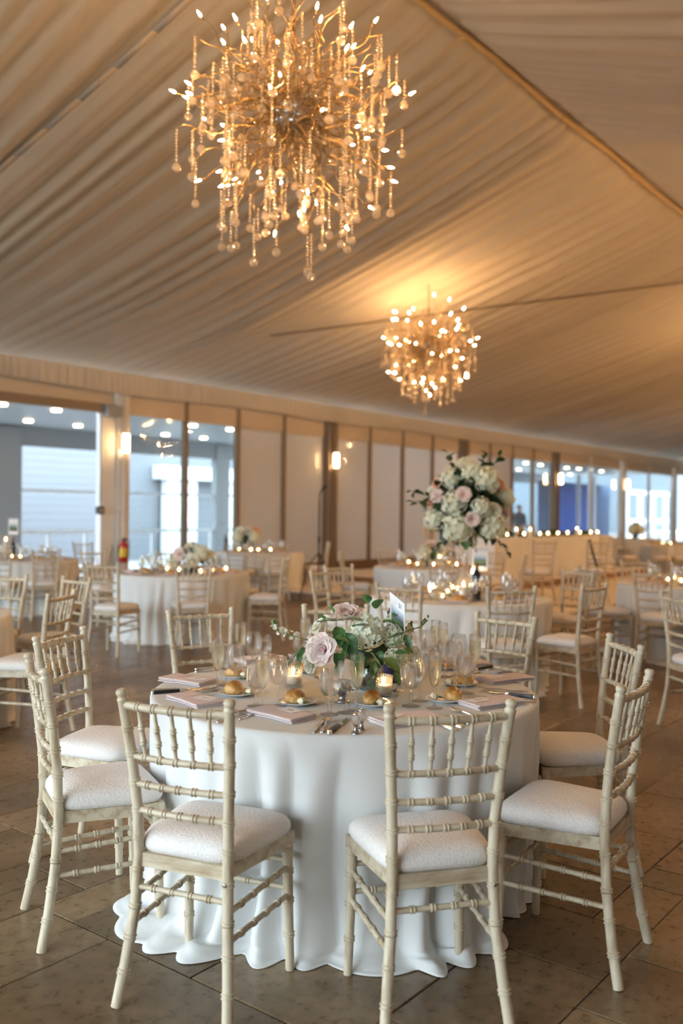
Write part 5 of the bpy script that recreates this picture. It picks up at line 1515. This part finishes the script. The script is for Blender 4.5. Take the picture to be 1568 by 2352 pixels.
# ------------------------------------------------------------------ microphone, extinguisher, control box
mz = 15.0; mp = W((733 - CXP) / F * mz, mz)
ms = thing('microphone_stand', 'black microphone stand on a tripod before the brown column', 'microphone stand', mp)
ob('pole', MB().tube([(0, 0, .05), (0, 0, 1.62)], .014, 8).mesh('pole', M['black']), ms)
ob('clutch', MB().lathe([(.02, .95), (.024, .97), (.024, 1.05), (.02, 1.07)], 10).mesh('clutch', M['black']), ms)
ob('boom', MB().tube([Vector((0, 0, 1.60)), Vector((0, 0, 1.74)), RGT * .02 + UP * 1.80, RGT * .06 + UP * 1.85], .010, 8).mesh('boom', M['black']), ms)
ob('microphone', MB().tube([RGT * .04 + UP * 1.835, RGT * .09 + UP * 1.88, RGT * .11 + UP * 1.90], [.016, .028, .026], 10).mesh('microphone', M['black']), ms)
for i in range(3):
    a = i * 2.094 + .4; d = Vector((math.cos(a), math.sin(a), 0))
    ob('tripod_leg', MB().tube([UP * .80, d * .16 + UP * .62, d * .33 + UP * .02], .010, 6).mesh('tripod_leg', M['black']), ms)
    ob('tripod_strut', MB().tube([UP * .35, d * .2 + UP * .46], .006, 6).mesh('tripod_strut', M['black']), ms)
ex_x = WX(288, WY - .3)
ex = thing('fire_extinguisher', 'red fire extinguisher with a yellow label hung on the column', 'extinguisher', (ex_x, WY - .26, .52))
ob('cylinder', MB().lathe([(.06, 0), (.075, .012), (.075, .30), (.06, .345), (.03, .365), (.025, .39)], 20).mesh('cylinder', M['red']), ex)
ob('label_band', MB().lathe([(.0765, .10), (.0765, .26)], 20, False, False).mesh('label_band', M['yellow']), ex)
ob('valve', MB().box(-.02, .02, -.02, .02, .385, .43).box(-.02, .02, -.10, .02, .42, .437).mesh('valve', M['black'], False), ex)
ob('hose', MB().tube([(.02, -.02, .41), (.09, -.03, .38), (.10, -.02, .2), (.088, -.02, .08)], .010, 6).mesh('hose', M['black']), ex)
ob('wall_bracket', MB().box(-.02, .02, .07, .14, .15, .3).mesh('wall_bracket', M['black'], False), ex)
cbx, cbz = WX(226, WY - .12), WZ(226, 1178, WY - .12)
cb_ = thing('control_box', 'small dark control box hanging on a cable in the sliding opening', 'control box', (cbx, WY - .16, cbz - .07))
ob('box_body', MB().bevbox(-.065, .065, -.04, .04, 0, .14, .01).mesh('box_body', M['black'], False), cb_)
ob('lead', MB().tube([(0, 0, .13), (.01, 0, .8), (0, 0, 3.2 - cbz + .07)], .008, 6).mesh('lead', M['black']), cb_)
ob('button_plate', MB().box(-.04, .04, -.044, -.039, .03, .11).mesh('button_plate', M['steelgrey'], False), cb_)

# ------------------------------------------------------------------ the person outside
def person():
    Z = 33.0
    p = W((1192 - CXP) / F * Z, Z, -.04)
    t = thing('person', 'person in a slate jacket standing outside, blurred behind the window pane', 'person', p, yaw(.4, -1))
    # joints: x right, y forward
    J = {'pel': (0, 0, .98, .155), 'wai': (0, .0, 1.15, .15), 'che': (0, 0, 1.38, .175), 'nec': (0, .0, 1.56, .065), 'hed': (0, .02, 1.68, .085),
         'hpl': (-.10, 0, .93, .10), 'knl': (-.11, .03, .52, .065), 'anl': (-.11, -.02, .09, .045), 'tol': (-.12, .15, .04, .04),
         'hpr': (.10, 0, .93, .10), 'knr': (.12, .05, .52, .065), 'anr': (.12, 0, .09, .045), 'tor': (.13, .17, .04, .04),
         'shl': (-.20, 0, 1.47, .075), 'ell': (-.27, -.02, 1.18, .052), 'wrl': (-.22, .16, 1.02, .034), 'hal': (-.20, .24, 1.0, .032),
         'shr': (.20, 0, 1.47, .075), 'elr': (.27, -.02, 1.18, .052), 'wrr': (.22, .16, 1.02, .034), 'har': (.20, .24, 1.0, .032)}
    E = [('pel', 'wai'), ('wai', 'che'), ('che', 'nec'), ('nec', 'hed'), ('pel', 'hpl'), ('hpl', 'knl'), ('knl', 'anl'), ('anl', 'tol'), ('pel', 'hpr'), ('hpr', 'knr'), ('knr', 'anr'), ('anr', 'tor'),
         ('che', 'shl'), ('shl', 'ell'), ('ell', 'wrl'), ('wrl', 'hal'), ('che', 'shr'), ('shr', 'elr'), ('elr', 'wrr'), ('wrr', 'har')]
    ks = list(J); me = bpy.data.meshes.new('body')
    me.from_pydata([J[k][:3] for k in ks], [(ks.index(a), ks.index(b)) for a, b in E], [])
    o = ob('body', me, t)
    o.modifiers.new('skin', 'SKIN'); s = o.modifiers.new('sub', 'SUBSURF'); s.levels = s.render_levels = 2
    for i, k in enumerate(ks):
        v = me.skin_vertices[0].data[i]; v.radius = (J[k][3], J[k][3]); v.use_root = (k == 'pel')
    dg = bpy.context.evaluated_depsgraph_get()
    nm = bpy.data.meshes.new_from_object(o.evaluated_get(dg)); o.modifiers.clear(); o.data = nm
    nm.materials.clear()
    for m in ('jacket', 'trouser', 'skin'): nm.materials.append(M[m])
    for f in nm.polygons:
        c = f.center; f.use_smooth = True
        f.material_index = 2 if (c.z > 1.55 or (c.y > .19 and c.z > .5)) else (1 if c.z < .95 else 0)
    ob('hair', MB().ico(.112, 2, (0, -.012, 1.745), (.86, 1.0, .82), fn=lambda v: 1.0 if v.z > -.2 or v.y < 0 else .6).mesh('hair', M['hair']), t)
    ob('face', MB().ico(.098, 3, (0, .022, 1.705), (.82, .95, 1.18), fn=lambda v: 1 + .16 * math.exp(-((v.x * 7) ** 2 + (v.z * 4) ** 2)) * max(0, v.y)).mesh('face', M['skin']), t)
    for s_ in (-1, 1):
        ob('ear', MB().ico(.022, 1, (s_ * .084, .01, 1.70), (.4, .8, 1.2)).mesh('ear', M['skin']), t)
        for k in range(4): ob('finger', MB().tube([(s_ * (.215 - k * .014), .25, 1.0), (s_ * (.215 - k * .014), .30, .985), (s_ * (.212 - k * .014), .315, .955)], [.008, .0075, .006], 6).mesh('finger', M['skin']), t)
        ob('thumb', MB().tube([(s_ * .17, .22, 1.01), (s_ * .155, .26, 1.01), (s_ * .155, .29, .995)], [.010, .009, .007], 6).mesh('thumb', M['skin']), t)
person()
